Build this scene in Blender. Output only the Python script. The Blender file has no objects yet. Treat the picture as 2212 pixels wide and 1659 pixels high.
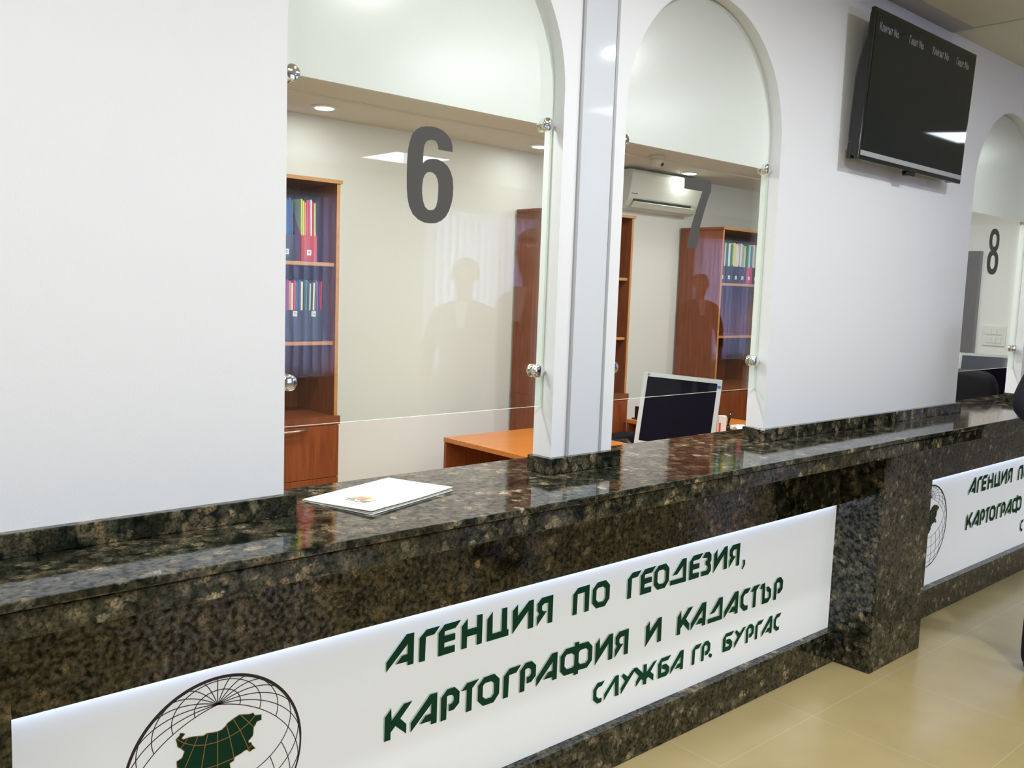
import bpy, bmesh, math, random
from mathutils import Vector, Matrix
from mathutils.geometry import tessellate_polygon
random.seed(7)
SC = bpy.context.scene
COL = SC.collection
PI = math.pi

# ---------------------------------------------------------------- camera
cam_d = bpy.data.cameras.new('camera')
cam_d.sensor_width = 36.0
cam_d.lens = 31.8285
cam_d.clip_start = 0.02
cam = bpy.data.objects.new('camera', cam_d)
COL.objects.link(cam)
cam.matrix_world = Matrix(((0.746801, 0.043765, -0.663606, 0.0),
                           (-0.664132, 0.101405, -0.740706, -1.7777),
                           (0.034876, 0.993882, 0.104795, 1.6),
                           (0, 0, 0, 1)))
SC.camera = cam

# ---------------------------------------------------------------- world, exposure
world = bpy.data.worlds.new('world')
SC.world = world
world.use_nodes = True
world.node_tree.nodes['Background'].inputs[0].default_value = (0.75, 0.85, 1.0, 1)
world.node_tree.nodes['Background'].inputs[1].default_value = 0.9
SC.view_settings.view_transform = 'Standard'
SC.view_settings.look = 'None'
SC.view_settings.gamma = 1.0
SC.view_settings.use_curve_mapping = False
SC.view_settings.exposure = 1.15
HALL_W = 8.6         # watts of each hall downlight
PANEL_W = 4.3        # emission of the hall's ceiling panels
DOWN_W = 0.45        # watts of each office downlight by the back wall
MID_W = 5.8           # watts of each lamp in the added, unseen middle row
FRONT_W = 5.5        # watts of those just behind the arches
STRIP_W = 5.0        # emission of the strip over each sign
SKY_W = 4.0          # daylight behind the blinds

# ---------------------------------------------------------------- materials
def new_mat(name):
    m = bpy.data.materials.new(name); m.use_nodes = True
    nt = m.node_tree
    return m, nt, nt.nodes['Principled BSDF']

def mat(name, col, rough=0.5, metal=0.0, spec=0.5, coat=0.0, bump=0.0, bscale=200.0, var=0.0):
    m, nt, b = new_mat(name)
    b.inputs['Base Color'].default_value = (*col, 1)
    b.inputs['Roughness'].default_value = rough
    b.inputs['Metallic'].default_value = metal
    b.inputs['Specular IOR Level'].default_value = spec
    b.inputs['Coat Weight'].default_value = coat
    b.inputs['Coat Roughness'].default_value = 0.05
    if bump or var:
        g = nt.nodes.new('ShaderNodeNewGeometry')
        n = nt.nodes.new('ShaderNodeTexNoise'); n.inputs['Scale'].default_value = bscale
        n.inputs['Detail'].default_value = 3
        nt.links.new(g.outputs['Position'], n.inputs['Vector'])
        if bump:
            bp = nt.nodes.new('ShaderNodeBump'); bp.inputs['Strength'].default_value = bump
            bp.inputs['Distance'].default_value = 0.002
            nt.links.new(n.outputs['Fac'], bp.inputs['Height'])
            nt.links.new(bp.outputs['Normal'], b.inputs['Normal'])
        if var:
            mx = nt.nodes.new('ShaderNodeMix'); mx.data_type = 'RGBA'
            mx.inputs['A'].default_value = (*[c*(1-var) for c in col], 1)
            mx.inputs['B'].default_value = (*[min(1, c*(1+var)) for c in col], 1)
            nt.links.new(n.outputs['Fac'], mx.inputs['Factor'])
            nt.links.new(mx.outputs['Result'], b.inputs['Base Color'])
    return m

def emit(name, col, strength, base=0.8):
    m, nt, b = new_mat(name)
    b.inputs['Base Color'].default_value = (base, base, base, 1)
    b.inputs['Emission Color'].default_value = (*col, 1)
    b.inputs['Emission Strength'].default_value = strength
    return m

def ramp(nt, stops):
    r = nt.nodes.new('ShaderNodeValToRGB')
    e = r.color_ramp.elements
    while len(e) < len(stops): e.new(0.5)
    for i, (p, c) in enumerate(stops):
        e[i].position = p; e[i].color = (*c, 1)
    return r

def granite(name):
    """Baltic type granite: round brown-green ovoids in a nearly black ground, polished"""
    m, nt, b = new_mat(name); L = nt.links.new; N = nt.nodes.new
    g = N('ShaderNodeNewGeometry')
    n1 = N('ShaderNodeTexNoise'); n1.inputs['Scale'].default_value = 45; n1.inputs['Detail'].default_value = 4
    L(g.outputs['Position'], n1.inputs['Vector'])
    ad = N('ShaderNodeMix'); ad.data_type = 'RGBA'; ad.blend_type = 'LINEAR_LIGHT'
    ad.inputs['Factor'].default_value = 0.016
    L(g.outputs['Position'], ad.inputs['A']); L(n1.outputs['Color'], ad.inputs['B'])
    v = N('ShaderNodeTexVoronoi'); v.inputs['Scale'].default_value = 42
    L(ad.outputs['Result'], v.inputs['Vector'])
    sep = N('ShaderNodeSeparateColor'); L(v.outputs['Color'], sep.inputs['Color'])
    cell = ramp(nt, [(0.0, (0.026, 0.028, 0.018)), (0.28, (0.046, 0.048, 0.034)), (0.52, (0.074, 0.068, 0.045)),
                     (0.72, (0.098, 0.080, 0.050)), (0.88, (0.14, 0.118, 0.080)), (1.0, (0.24, 0.20, 0.14))])
    L(sep.outputs['Red'], cell.inputs['Fac'])
    n2 = N('ShaderNodeTexNoise'); n2.inputs['Scale'].default_value = 190; n2.inputs['Detail'].default_value = 5
    L(g.outputs['Position'], n2.inputs['Vector'])
    sp = ramp(nt, [(0.36, (0.30, 0.32, 0.28)), (0.50, (1, 1, 1)), (0.70, (1.6, 1.5, 1.35))])
    L(n2.outputs['Fac'], sp.inputs['Fac'])
    mul = N('ShaderNodeMix'); mul.data_type = 'RGBA'; mul.blend_type = 'MULTIPLY'; mul.inputs['Factor'].default_value = 1
    L(cell.outputs['Color'], mul.inputs['A']); L(sp.outputs['Color'], mul.inputs['B'])
    edge = ramp(nt, [(0.50, (0, 0, 0)), (0.80, (1, 1, 1))])
    ds = N('ShaderNodeMath'); ds.operation = 'MULTIPLY'; ds.inputs[1].default_value = 1.0
    L(v.outputs['Distance'], ds.inputs[0]); L(ds.outputs[0], edge.inputs['Fac'])
    mx = N('ShaderNodeMix'); mx.data_type = 'RGBA'
    mx.inputs['B'].default_value = (0.007, 0.011, 0.009, 1)
    L(edge.outputs['Color'], mx.inputs['Factor']); L(mul.outputs['Result'], mx.inputs['A'])
    n3 = N('ShaderNodeTexNoise'); n3.inputs['Scale'].default_value = 16; n3.inputs['Detail'].default_value = 3
    L(g.outputs['Position'], n3.inputs['Vector'])
    big = ramp(nt, [(0.33, (0.20, 0.25, 0.24)), (0.5, (0.56, 0.60, 0.60)), (0.70, (2.0, 1.85, 1.65))])
    L(n3.outputs['Fac'], big.inputs['Fac'])
    m2 = N('ShaderNodeMix'); m2.data_type = 'RGBA'; m2.blend_type = 'MULTIPLY'; m2.inputs['Factor'].default_value = 1
    L(mx.outputs['Result'], m2.inputs['A']); L(big.outputs['Color'], m2.inputs['B'])
    L(m2.outputs['Result'], b.inputs['Base Color'])
    sr = ramp(nt, [(0.38, (0.08, 0.08, 0.08)), (0.50, (0.42, 0.42, 0.42)), (0.64, (1.0, 1.0, 1.0))])
    n4 = N('ShaderNodeTexNoise'); n4.inputs['Scale'].default_value = 75; n4.inputs['Detail'].default_value = 4
    L(g.outputs['Position'], n4.inputs['Vector']); L(n4.outputs['Fac'], sr.inputs['Fac'])
    L(sr.outputs['Color'], b.inputs['Specular IOR Level'])
    bp = N('ShaderNodeBump'); bp.inputs['Strength'].default_value = 0.10; bp.inputs['Distance'].default_value = 0.0012
    L(n4.outputs['Fac'], bp.inputs['Height']); L(bp.outputs['Normal'], b.inputs['Normal'])
    b.inputs['Roughness'].default_value = 0.06; b.inputs['IOR'].default_value = 1.52
    return m

def wood(name, dark, light, axis=2, rough=0.35):
    m, nt, b = new_mat(name); L = nt.links.new; N = nt.nodes.new
    g = N('ShaderNodeNewGeometry'); mp = N('ShaderNodeMapping')
    sc = [16, 16, 16]; sc[axis] = 1.6
    mp.inputs['Scale'].default_value = sc
    L(g.outputs['Position'], mp.inputs['Vector'])
    n = N('ShaderNodeTexNoise'); n.inputs['Scale'].default_value = 3.0; n.inputs['Detail'].default_value = 6
    n.inputs['Distortion'].default_value = 0.6
    L(mp.outputs['Vector'], n.inputs['Vector'])
    r = ramp(nt, [(0.3, dark), (0.72, light)])
    L(n.outputs['Fac'], r.inputs['Fac']); L(r.outputs['Color'], b.inputs['Base Color'])
    b.inputs['Roughness'].default_value = rough
    return m

def glass_mat(name, tint=(0.94, 0.975, 0.955)):
    """clear pane: mirror by Fresnel over straight transmission"""
    m = bpy.data.materials.new(name); m.use_nodes = True
    nt = m.node_tree; nt.nodes.clear(); N = nt.nodes.new; L = nt.links.new
    out = N('ShaderNodeOutputMaterial'); mx = N('ShaderNodeMixShader')
    tr = N('ShaderNodeBsdfTransparent'); tr.inputs['Color'].default_value = (*tint, 1)
    gl = N('ShaderNodeBsdfGlossy'); gl.inputs['Roughness'].default_value = 0.0
    gl.inputs['Color'].default_value = (1, 1, 1, 1)
    g = N('ShaderNodeNewGeometry'); dt = N('ShaderNodeVectorMath'); dt.operation = 'DOT_PRODUCT'
    L(g.outputs['Incoming'], dt.inputs[0]); L(g.outputs['Normal'], dt.inputs[1])
    def mth(op, a, c):
        n = N('ShaderNodeMath'); n.operation = op
        for k, q in enumerate((a, c)):
            if q is None: continue
            if isinstance(q, (int, float)): n.inputs[k].default_value = q
            else: L(q, n.inputs[k])
        return n.outputs[0]
    c5 = mth('POWER', mth('SUBTRACT', 1.0, mth('ABSOLUTE', dt.outputs['Value'], None)), 5.0)
    fac = mth('ADD', mth('MULTIPLY', c5, 0.96), 0.04)       # reflectance of one face of float glass, from the angle of view
    L(fac, mx.inputs['Fac']); L(tr.outputs[0], mx.inputs[1]); L(gl.outputs[0], mx.inputs[2])
    L(mx.outputs[0], out.inputs['Surface'])
    return m

def film_mat(name):
    """white frosted film: scatters light through, satin on the outside"""
    m, nt, b = new_mat(name); N = nt.nodes.new; L = nt.links.new
    b.inputs['Base Color'].default_value = (0.80, 0.83, 0.81, 1)
    b.inputs['Roughness'].default_value = 0.19; b.inputs['Specular IOR Level'].default_value = 1.0
    t = N('ShaderNodeBsdfTranslucent'); t.inputs[0].default_value = (0.86, 0.89, 0.87, 1)
    mx = N('ShaderNodeMixShader'); mx.inputs[0].default_value = 0.40
    L(b.outputs[0], mx.inputs[1]); L(t.outputs[0], mx.inputs[2])
    L(mx.outputs[0], nt.nodes['Material Output'].inputs['Surface'])
    return m

def tile_floor(name):
    m, nt, b = new_mat(name); L = nt.links.new; N = nt.nodes.new
    g = N('ShaderNodeNewGeometry'); mp = N('ShaderNodeMapping')
    mp.inputs['Location'].default_value = (-0.13, 0.09, 0)
    L(g.outputs['Position'], mp.inputs['Vector'])
    br = N('ShaderNodeTexBrick'); br.offset = 0.0; br.inputs['Scale'].default_value = 1.0
    br.inputs['Brick Width'].default_value = 0.6; br.inputs['Row Height'].default_value = 0.6
    br.inputs['Mortar Size'].default_value = 0.0016; br.inputs['Mortar Smooth'].default_value = 0.1
    br.inputs['Color1'].default_value = (0.57, 0.445, 0.205, 1); br.inputs['Color2'].default_value = (0.585, 0.458, 0.215, 1)
    br.inputs['Mortar'].default_value = (0.66, 0.55, 0.34, 1)
    L(mp.outputs['Vector'], br.inputs['Vector'])
    n = N('ShaderNodeTexNoise'); n.inputs['Scale'].default_value = 3.5; n.inputs['Detail'].default_value = 5
    L(g.outputs['Position'], n.inputs['Vector'])
    r = ramp(nt, [(0.3, (0.93, 0.93, 0.93)), (0.7, (1.05, 1.05, 1.05))]); L(n.outputs['Fac'], r.inputs['Fac'])
    mul = N('ShaderNodeMix'); mul.data_type = 'RGBA'; mul.blend_type = 'MULTIPLY'; mul.inputs['Factor'].default_value = 1
    L(br.outputs['Color'], mul.inputs['A']); L(r.outputs['Color'], mul.inputs['B'])
    L(mul.outputs['Result'], b.inputs['Base Color'])
    b.inputs['Roughness'].default_value = 0.22
    return m

def slat_mat(name):
    m = bpy.data.materials.new(name); m.use_nodes = True
    nt = m.node_tree; nt.nodes.clear(); N = nt.nodes.new; L = nt.links.new
    out = N('ShaderNodeOutputMaterial'); mx = N('ShaderNodeMixShader'); mx.inputs[0].default_value = 0.45
    d = N('ShaderNodeBsdfDiffuse'); d.inputs[0].default_value = (0.8, 0.8, 0.84, 1)
    t = N('ShaderNodeBsdfTranslucent'); t.inputs[0].default_value = (0.75, 0.78, 0.9, 1)
    L(d.outputs[0], mx.inputs[1]); L(t.outputs[0], mx.inputs[2]); L(mx.outputs[0], out.inputs['Surface'])
    return m

M = dict(
    wall=mat('wall_paint', (0.80, 0.815, 0.845), 0.55, bump=0.10, bscale=260),
    rear_wall=mat('hall_rear_paint', (0.42, 0.40, 0.36), 0.6),
    office_wall=mat('office_paint', (0.79, 0.80, 0.77), 0.6, bump=0.08, bscale=260),
    satin=mat('satin_white', (0.80, 0.82, 0.79), 0.30, spec=0.6),
    ceiling=mat('ceiling_paint', (0.66, 0.65, 0.57), 0.8, bump=0.08, bscale=200),
    off_ceiling=mat('office_ceiling_paint', (0.72, 0.69, 0.62), 0.8),
    cornice=mat('cornice_paint', (0.42, 0.42, 0.44), 0.7),
    granite=granite('granite'),
    floor=tile_floor('floor_tiles'),
    cherry=wood('cherry_veneer', (0.165, 0.040, 0.011), (0.27, 0.072, 0.020), 2),
    cherry_x=wood('cherry_veneer_desk', (0.46, 0.155, 0.028), (0.62, 0.235, 0.045), 0, 0.3),
    edge=wood('cherry_edge_band', (0.48, 0.22, 0.07), (0.58, 0.28, 0.09), 0),
    door=wood('door_veneer', (0.055, 0.043, 0.032), (0.085, 0.066, 0.048), 2),
    glass=glass_mat('clear_glass'),
    film=film_mat('frosted_film'),
    glass_edge=mat('glass_edge', (0.62, 0.70, 0.62), 0.15),
    chrome=mat('chrome', (0.82, 0.82, 0.82), 0.06, metal=1),
    steel=mat('brushed_steel', (0.62, 0.60, 0.57), 0.3, metal=1),
    grey_vinyl=mat('grey_vinyl', (0.085, 0.083, 0.080), 0.6, spec=0.2),
    sheet=mat('pale_grey_sheet', (0.66, 0.70, 0.75), 0.05, spec=0.22),
    channel=mat('grey_channel', (0.40, 0.395, 0.41), 0.4),
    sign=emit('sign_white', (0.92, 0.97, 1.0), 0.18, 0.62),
    sign_green=mat('sign_green', (0.003, 0.070, 0.036), 0.5, spec=0.15),
    letter_edge=mat('letter_edge', (0.62, 0.68, 0.58), 0.4),
    emblem=mat('emblem_print', (0.022, 0.013, 0.022), 0.4),
    map_green=mat('map_green', (0.003, 0.055, 0.030), 0.5, spec=0.15),
    gold=mat('map_gold', (0.45, 0.22, 0.07), 0.45),
    carcass=mat('counter_carcass', (0.35, 0.33, 0.30), 0.6),
    black=mat('black_plastic', (0.012, 0.012, 0.014), 0.35),
    gloss_black=mat('gloss_black', (0.006, 0.007, 0.008), 0.12),
    screen=mat('tv_screen', (0.005, 0.009, 0.011), 0.035, spec=0.36),
    mon_screen=mat('monitor_screen', (0.006, 0.005, 0.011), 0.5, spec=0.03),
    silver=mat('silver_plastic', (0.44, 0.465, 0.48), 0.4),
    tv_strip=mat('tv_silver_strip', (0.34, 0.35, 0.36), 0.35),
    tv_text=emit('tv_text_glow', (0.55, 0.58, 0.62), 0.085, 0.03),
    bluelabel=mat('blue_sticker', (0.02, 0.10, 0.42), 0.5),
    white_plastic=mat('white_plastic', (0.74, 0.76, 0.71), 0.25),
    ac_plastic=mat('ac_plastic', (0.68, 0.70, 0.64), 0.45),
    cream=mat('cream_plastic', (0.62, 0.60, 0.54), 0.4),
    dark_slot=mat('dark_slot', (0.015, 0.014, 0.010), 0.6),
    logo_grey=mat('logo_grey', (0.16, 0.16, 0.15), 0.5),
    leather=mat('black_leather', (0.005, 0.005, 0.007), 0.65, spec=0.12, bump=0.15, bscale=300),
    paper=mat('paper', (0.76, 0.76, 0.72), 0.7, spec=0.2),
    paper_in=mat('paper_inner', (0.76, 0.76, 0.72), 0.7),
    red=mat('red_print', (0.62, 0.05, 0.03), 0.5),
    crest_red=mat('crest_red', (0.66, 0.24, 0.15), 0.6),
    crest_gold=mat('crest_gold', (0.60, 0.58, 0.36), 0.6),
    crest_green=mat('crest_green', (0.24, 0.33, 0.28), 0.6),
    crest_grey=mat('crest_grey', (0.42, 0.45, 0.44), 0.6),
    text_grey=mat('text_grey', (0.28, 0.28, 0.27), 0.6),
    frame=mat('fixture_frame', (0.75, 0.75, 0.75), 0.3),
    diffuser=emit('panel_diffuser', (0.86, 0.94, 1.0), PANEL_W),
    bulb=emit('downlight_lens', (1.0, 0.95, 0.86), 5.0),
    strip=emit('sign_strip', (0.42, 0.58, 1.0), STRIP_W),
    sky=emit('window_daylight', (0.72, 0.78, 1.0), SKY_W),
    slat=slat_mat('blind_slat'),
    file_dark=mat('file_blue_black', (0.025, 0.035, 0.055), 0.4),
    file_black=mat('file_black', (0.012, 0.014, 0.012), 0.4),
    file_red=mat('file_red', (0.46, 0.035, 0.03), 0.4),
    file_pink=mat('file_crimson', (0.50, 0.03, 0.06), 0.4),
    suit=mat('dark_suit', (0.006, 0.006, 0.014), 0.8, bump=0.3, bscale=700),
    suit_grey=mat('charcoal_suit', (0.030, 0.028, 0.028), 0.85),
    shirt=mat('white_shirt', (0.70, 0.70, 0.70), 0.7),
    skin=mat('skin', (0.42, 0.22, 0.14), 0.5),
    hair=mat('dark_hair', (0.02, 0.015, 0.012), 0.6),
    hair_grey=mat('grey_hair', (0.16, 0.15, 0.14), 0.6),
    eye=mat('eye_white', (0.7, 0.7, 0.68), 0.3),
    lip=mat('lips', (0.32, 0.11, 0.09), 0.5),
)
for nm, c in dict(yellow=(0.62, 0.60, 0.06), lime=(0.50, 0.60, 0.10), green=(0.012, 0.17, 0.07), blue=(0.018, 0.06, 0.30),
                  sky_blue=(0.03, 0.22, 0.34), crimson=(0.62, 0.02, 0.09), orange=(0.60, 0.20, 0.02), white=(0.68, 0.66, 0.60),
                  cream=(0.72, 0.66, 0.42), purple=(0.045, 0.02, 0.10), magenta=(0.28, 0.015, 0.16), teal=(0.01, 0.12, 0.12),
                  pale_green=(0.42, 0.56, 0.36), salmon=(0.56, 0.22, 0.14), red=(0.50, 0.012, 0.03), grey=(0.35, 0.34, 0.34)).items():
    M['doc_' + nm] = mat('folder_' + nm, c, 0.45)

# ---------------------------------------------------------------- mesh helpers
class MB:
    """collects shapes into ONE mesh"""
    def __init__(s): s.v = []; s.f = []; s.m = []
    def add(s, vs, fs, mi=0):
        o = len(s.v); s.v += [tuple(p) for p in vs]
        for f in fs: s.f.append([o+i for i in f]); s.m.append(mi)
    def box(s, x0, x1, y0, y1, z0, z1, mi=0, front=None):
        vs = [(x0,y0,z0),(x1,y0,z0),(x1,y1,z0),(x0,y1,z0),(x0,y0,z1),(x1,y0,z1),(x1,y1,z1),(x0,y1,z1)]
        s.add(vs, [(3,2,1,0),(4,5,6,7),(1,2,6,5),(2,3,7,6),(3,0,4,7)], mi)
        s.add(vs, [(0,1,5,4)], mi if front is None else front)
        return s
    def cbox(s, x0, x1, y0, y1, z0, z1, c=0.002, mi=0):
        """box with chamfered edges"""
        bm = bmesh.new(); bmesh.ops.create_cube(bm, size=1)
        for v in bm.verts:
            v.co = Vector(((x0+x1)/2+v.co.x*(x1-x0), (y0+y1)/2+v.co.y*(y1-y0), (z0+z1)/2+v.co.z*(z1-z0)))
        bmesh.ops.bevel(bm, geom=bm.edges[:], offset=c, segments=2, affect='EDGES', profile=0.5)
        bm.verts.index_update()
        s.add([v.co[:] for v in bm.verts], [[v.index for v in f.verts] for f in bm.faces], mi); bm.free()
        return s
    def prism(s, polys, y0, y1, mi=0, side=None):
        """polys[0] outline, rest holes, in XZ; extruded from y0 (front) to y1"""
        side = mi if side is None else side
        tri = tessellate_polygon([[Vector((p[0], p[1], 0)) for p in pl] for pl in polys])
        flat = [p for pl in polys for p in pl]; n = len(flat)
        vs = [(p[0], y0, p[1]) for p in flat] + [(p[0], y1, p[1]) for p in flat]
        fs = []
        for t in tri:
            a, b, c = (flat[i] for i in t)
            ccw = (b[0]-a[0])*(c[1]-a[1]) - (b[1]-a[1])*(c[0]-a[0]) > 0
            t = list(t) if ccw else list(t)[::-1]
            fs.append(t); fs.append([i+n for i in t[::-1]])
        s.add(vs, fs, mi)
        o = 0; sf = []
        for k, pl in enumerate(polys):
            m = len(pl)
            ar = sum(pl[i][0]*pl[(i+1)%m][1]-pl[(i+1)%m][0]*pl[i][1] for i in range(m))
            for i in range(m):
                a, b = o+i, o+(i+1) % m
                if (ar > 0) == (k == 0): sf.append((b, a, a+n, b+n))
                else: sf.append((a, b, b+n, a+n))
            o += m
        s.add(vs, sf, side)
        return s
    def lathe(s, prof, c, axis='Y', seg=24, mi=0):
        """prof: (radius, offset along axis)"""
        vs = []; fs = []
        for r, h in prof:
            for k in range(seg):
                a = 2*PI*k/seg; u, w = r*math.cos(a), r*math.sin(a)
                vs.append((c[0]+u, c[1]+h, c[2]+w) if axis == 'Y' else (c[0]+u, c[1]+w, c[2]+h) if axis == 'Z' else (c[0]+h, c[1]+u, c[2]+w))
        for j in range(len(prof)-1):
            for k in range(seg):
                q = (j*seg+k, j*seg+(k+1) % seg, (j+1)*seg+(k+1) % seg, (j+1)*seg+k)
                fs.append(q[::-1] if axis == 'Y' else q)
        fs.append(list(range(seg)) if axis == 'Y' else list(range(seg))[::-1])
        e = [(len(prof)-1)*seg+k for k in range(seg)]
        fs.append(e[::-1] if axis == 'Y' else e)
        s.add(vs, fs, mi); return s
    def tube(s, pts, r, seg=8, mi=0):
        pts = [Vector(p) for p in pts]; rs = r if isinstance(r, (list, tuple)) else [r]*len(pts)
        vs = []; fs = []; up = Vector((0.12, 0.31, 0.94))
        for i, p in enumerate(pts):
            d = (pts[min(i+1, len(pts)-1)]-pts[max(i-1, 0)]).normalized()
            a = d.cross(up)
            if a.length < 1e-3: a = d.cross(Vector((1, 0, 0)))
            a.normalize(); b = d.cross(a)
            for k in range(seg):
                t = 2*PI*k/seg; vs.append(p+a*(rs[i]*math.cos(t))+b*(rs[i]*math.sin(t)))
        for j in range(len(pts)-1):
            for k in range(seg): fs.append((j*seg+k, j*seg+(k+1) % seg, (j+1)*seg+(k+1) % seg, (j+1)*seg+k))
        fs.append(list(range(seg))[::-1]); fs.append([(len(pts)-1)*seg+k for k in range(seg)])
        s.add(vs, fs, mi); return s
    def ribbon(s, pts, w, y0, y1, mi=0, closed=False):
        """flat strip of width w along a polyline in XZ, extruded y0..y1"""
        n = len(pts); left = []; right = []
        for i, (x, z) in enumerate(pts):
            a = pts[(i-1) % n] if closed or i > 0 else pts[i]; b = pts[(i+1) % n] if closed or i < n-1 else pts[i]
            dx, dz = b[0]-a[0], b[1]-a[1]; l = math.hypot(dx, dz) or 1
            ww = (w[i] if isinstance(w, list) else w)/2
            left.append((x-dz/l*ww, z+dx/l*ww)); right.append((x+dz/l*ww, z-dx/l*ww))
        vs = [(p[0], y0, p[1]) for p in left]+[(p[0], y0, p[1]) for p in right]+[(p[0], y1, p[1]) for p in left]+[(p[0], y1, p[1]) for p in right]
        fs = []
        for i in range(n if closed else n-1):
            j = (i+1) % n
            fs += [(n+i, n+j, j, i), (i, j, 2*n+j, 2*n+i), (n+j, n+i, 3*n+i, 3*n+j)]
        s.add(vs, fs, mi); return s
    def sphere(s, c, r, seg=14, rings=9, mi=0):
        rx, ry, rz = r if isinstance(r, (tuple, list)) else (r, r, r)
        vs = [(c[0], c[1], c[2]+rz)]; fs = []
        for j in range(1, rings):
            t = PI*j/rings
            for k in range(seg):
                a = 2*PI*k/seg; vs.append((c[0]+rx*math.sin(t)*math.cos(a), c[1]+ry*math.sin(t)*math.sin(a), c[2]+rz*math.cos(t)))
        vs.append((c[0], c[1], c[2]-rz)); L = len(vs)-1
        for k in range(seg):
            fs.append((0, 1+k, 1+(k+1) % seg)); fs.append((L, L-seg+(k+1) % seg, L-seg+k))
            for j in range(rings-2):
                a = 1+j*seg; fs.append((a+k, a+seg+k, a+seg+(k+1) % seg, a+(k+1) % seg))
        s.add(vs, fs, mi); return s
    def xform(s, mt):
        s.v = [tuple(mt @ Vector(p)) for p in s.v]; return s
    def build(s, name, mats, parent=None, smooth=False, label=None):
        me = bpy.data.meshes.new(name); me.from_pydata(s.v, [], s.f)
        for m in (mats if isinstance(mats, (list, tuple)) else [mats]): me.materials.append(m)
        me.polygons.foreach_set('material_index', s.m)
        if smooth: me.polygons.foreach_set('use_smooth', [True]*len(me.polygons))
        me.update()
        o = bpy.data.objects.new(name, me); COL.objects.link(o)
        if parent is not None: o.parent = parent; o.matrix_parent_inverse = Matrix.Translation(parent.location).inverted() @ Matrix.Identity(4)
        if label: o['label'] = label
        return o

def tag(o, label, cat, group=None):
    o['label'] = label; o['category'] = cat
    if group: o['group'] = group
    return o

def thing(name, label, cat, loc=(0, 0, 0), group=None):
    o = bpy.data.objects.new(name, None); o.empty_display_size = 0.05
    o.location = loc; COL.objects.link(o)
    return tag(o, label, cat, group)

def struct(o): o['kind'] = 'structure'; return o

def arc(cx, cz, r, a0, a1, n):
    return [(cx+r*math.cos(a0+(a1-a0)*i/n), cz+r*math.sin(a0+(a1-a0)*i/n)) for i in range(n+1)]

def text_mesh(name, body, size, mtx, m, parent, extrude=0.0004, align='LEFT'):
    cu = bpy.data.curves.new(name, 'FONT'); cu.body = body; cu.size = size; cu.extrude = extrude; cu.align_x = align
    to = bpy.data.objects.new(name, cu); COL.objects.link(to)
    dg = bpy.context.evaluated_depsgraph_get()
    me = bpy.data.meshes.new_from_object(to.evaluated_get(dg))
    bpy.data.objects.remove(to); bpy.data.curves.remove(cu)
    me.transform(mtx); me.materials.clear(); me.materials.append(m); me.name = name
    o = bpy.data.objects.new(name, me); COL.objects.link(o)
    if parent is not None: o.parent = parent; o.matrix_parent_inverse = Matrix.Translation(parent.location).inverted()
    return o

# ---------------------------------------------------------------- measures (metres; X along the counter, Y into the office)
ARCH = [(0.9326, 1.7461), (1.9963, 2.7995), (4.4228, 5.2300)]      # the three openings: 6, 7, 8
SPRING = 2.128
WT = 0.0728          # thickness of the partition
CT = 1.0902          # counter top
UP = 1.1356          # top of the upstand
GY = 0.0416          # front of the glass
GB = 1.2752          # its lower edge
FZ = 2.041           # lower edge of the frosted film
CEIL = 2.7625
OCEIL = 2.47         # office ceiling border with the downlights
OC2 = 2.481          # office ceiling
BACK = 2.60          # office back wall
END = 7.0            # office end wall
REAR = -6.12         # hall wall opposite

# ---------------------------------------------------------------- hall lights
def ceiling_panel(x, y, label):
    t = thing('ceiling_light', label, 'ceiling light', (x, y, CEIL), 'square light panels in the hall ceiling')
    h = 0.30
    b = MB()
    for a in ((-h-.012, h+.012, -h-.012, -h), (-h-.012, h+.012, h, h+.012), (-h-.012, -h, -h, h), (h, h+.012, -h, h)):
        b.box(x+a[0], x+a[1], y+a[2], y+a[3], CEIL-.012, CEIL)
    b.build('light_frame', M['frame'], t)
    MB().box(x-h, x+h, y-h, y+h, CEIL-.006, CEIL-.001).build('diffuser', M['diffuser'], t)
    return t
HALL_LIGHTS = [(-1.43, -2.1), (0.07, -2.1), (1.57, -2.1), (3.07, -2.1), (4.57, -2.1), (7.32, -1.36), (4.88, -5.15)]
NTH = ['first', 'second', 'third', 'fourth', 'fifth', 'sixth']
for i, (x, y) in enumerate(HALL_LIGHTS):
    ceiling_panel(x, y, 'square ceiling light panel, %s from the left in the hall row %s' % ((NTH[i], 'nearer the counter') if i < 6 else (NTH[i-6], 'nearer the blinds')))

def hall_downlight(x, y, label):
    t = thing('downlight', label, 'ceiling light', (x, y, CEIL), 'round downlights in the hall ceiling')
    MB().lathe([(.050, -.001), (.054, -.010), (.072, -.004), (.072, 0)], (x, y, CEIL), 'Z', 32).build('ring', M['frame'], t, True)
    MB().lathe([(.049, -.0110), (.049, -.0095)], (x, y, CEIL), 'Z', 32).build('lens', M['bulb'], t)
    ld = bpy.data.lights.new('downlight_lamp', 'AREA'); ld.shape = 'DISK'; ld.size = .095
    ld.energy = HALL_W; ld.color = (0.95, 0.97, 1.0)
    lo = bpy.data.objects.new('downlight_lamp', ld); COL.objects.link(lo); lo.parent = t; lo.location = (0, 0, -.013)
for i, (x, y) in enumerate(((-1.15, -1.30), (0.35, -1.30), (1.85, -1.05), (3.35, -1.30))):
    hall_downlight(x, y, 'round hall downlight in the row nearest the counter, %s from the left' % NTH[i])

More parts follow.
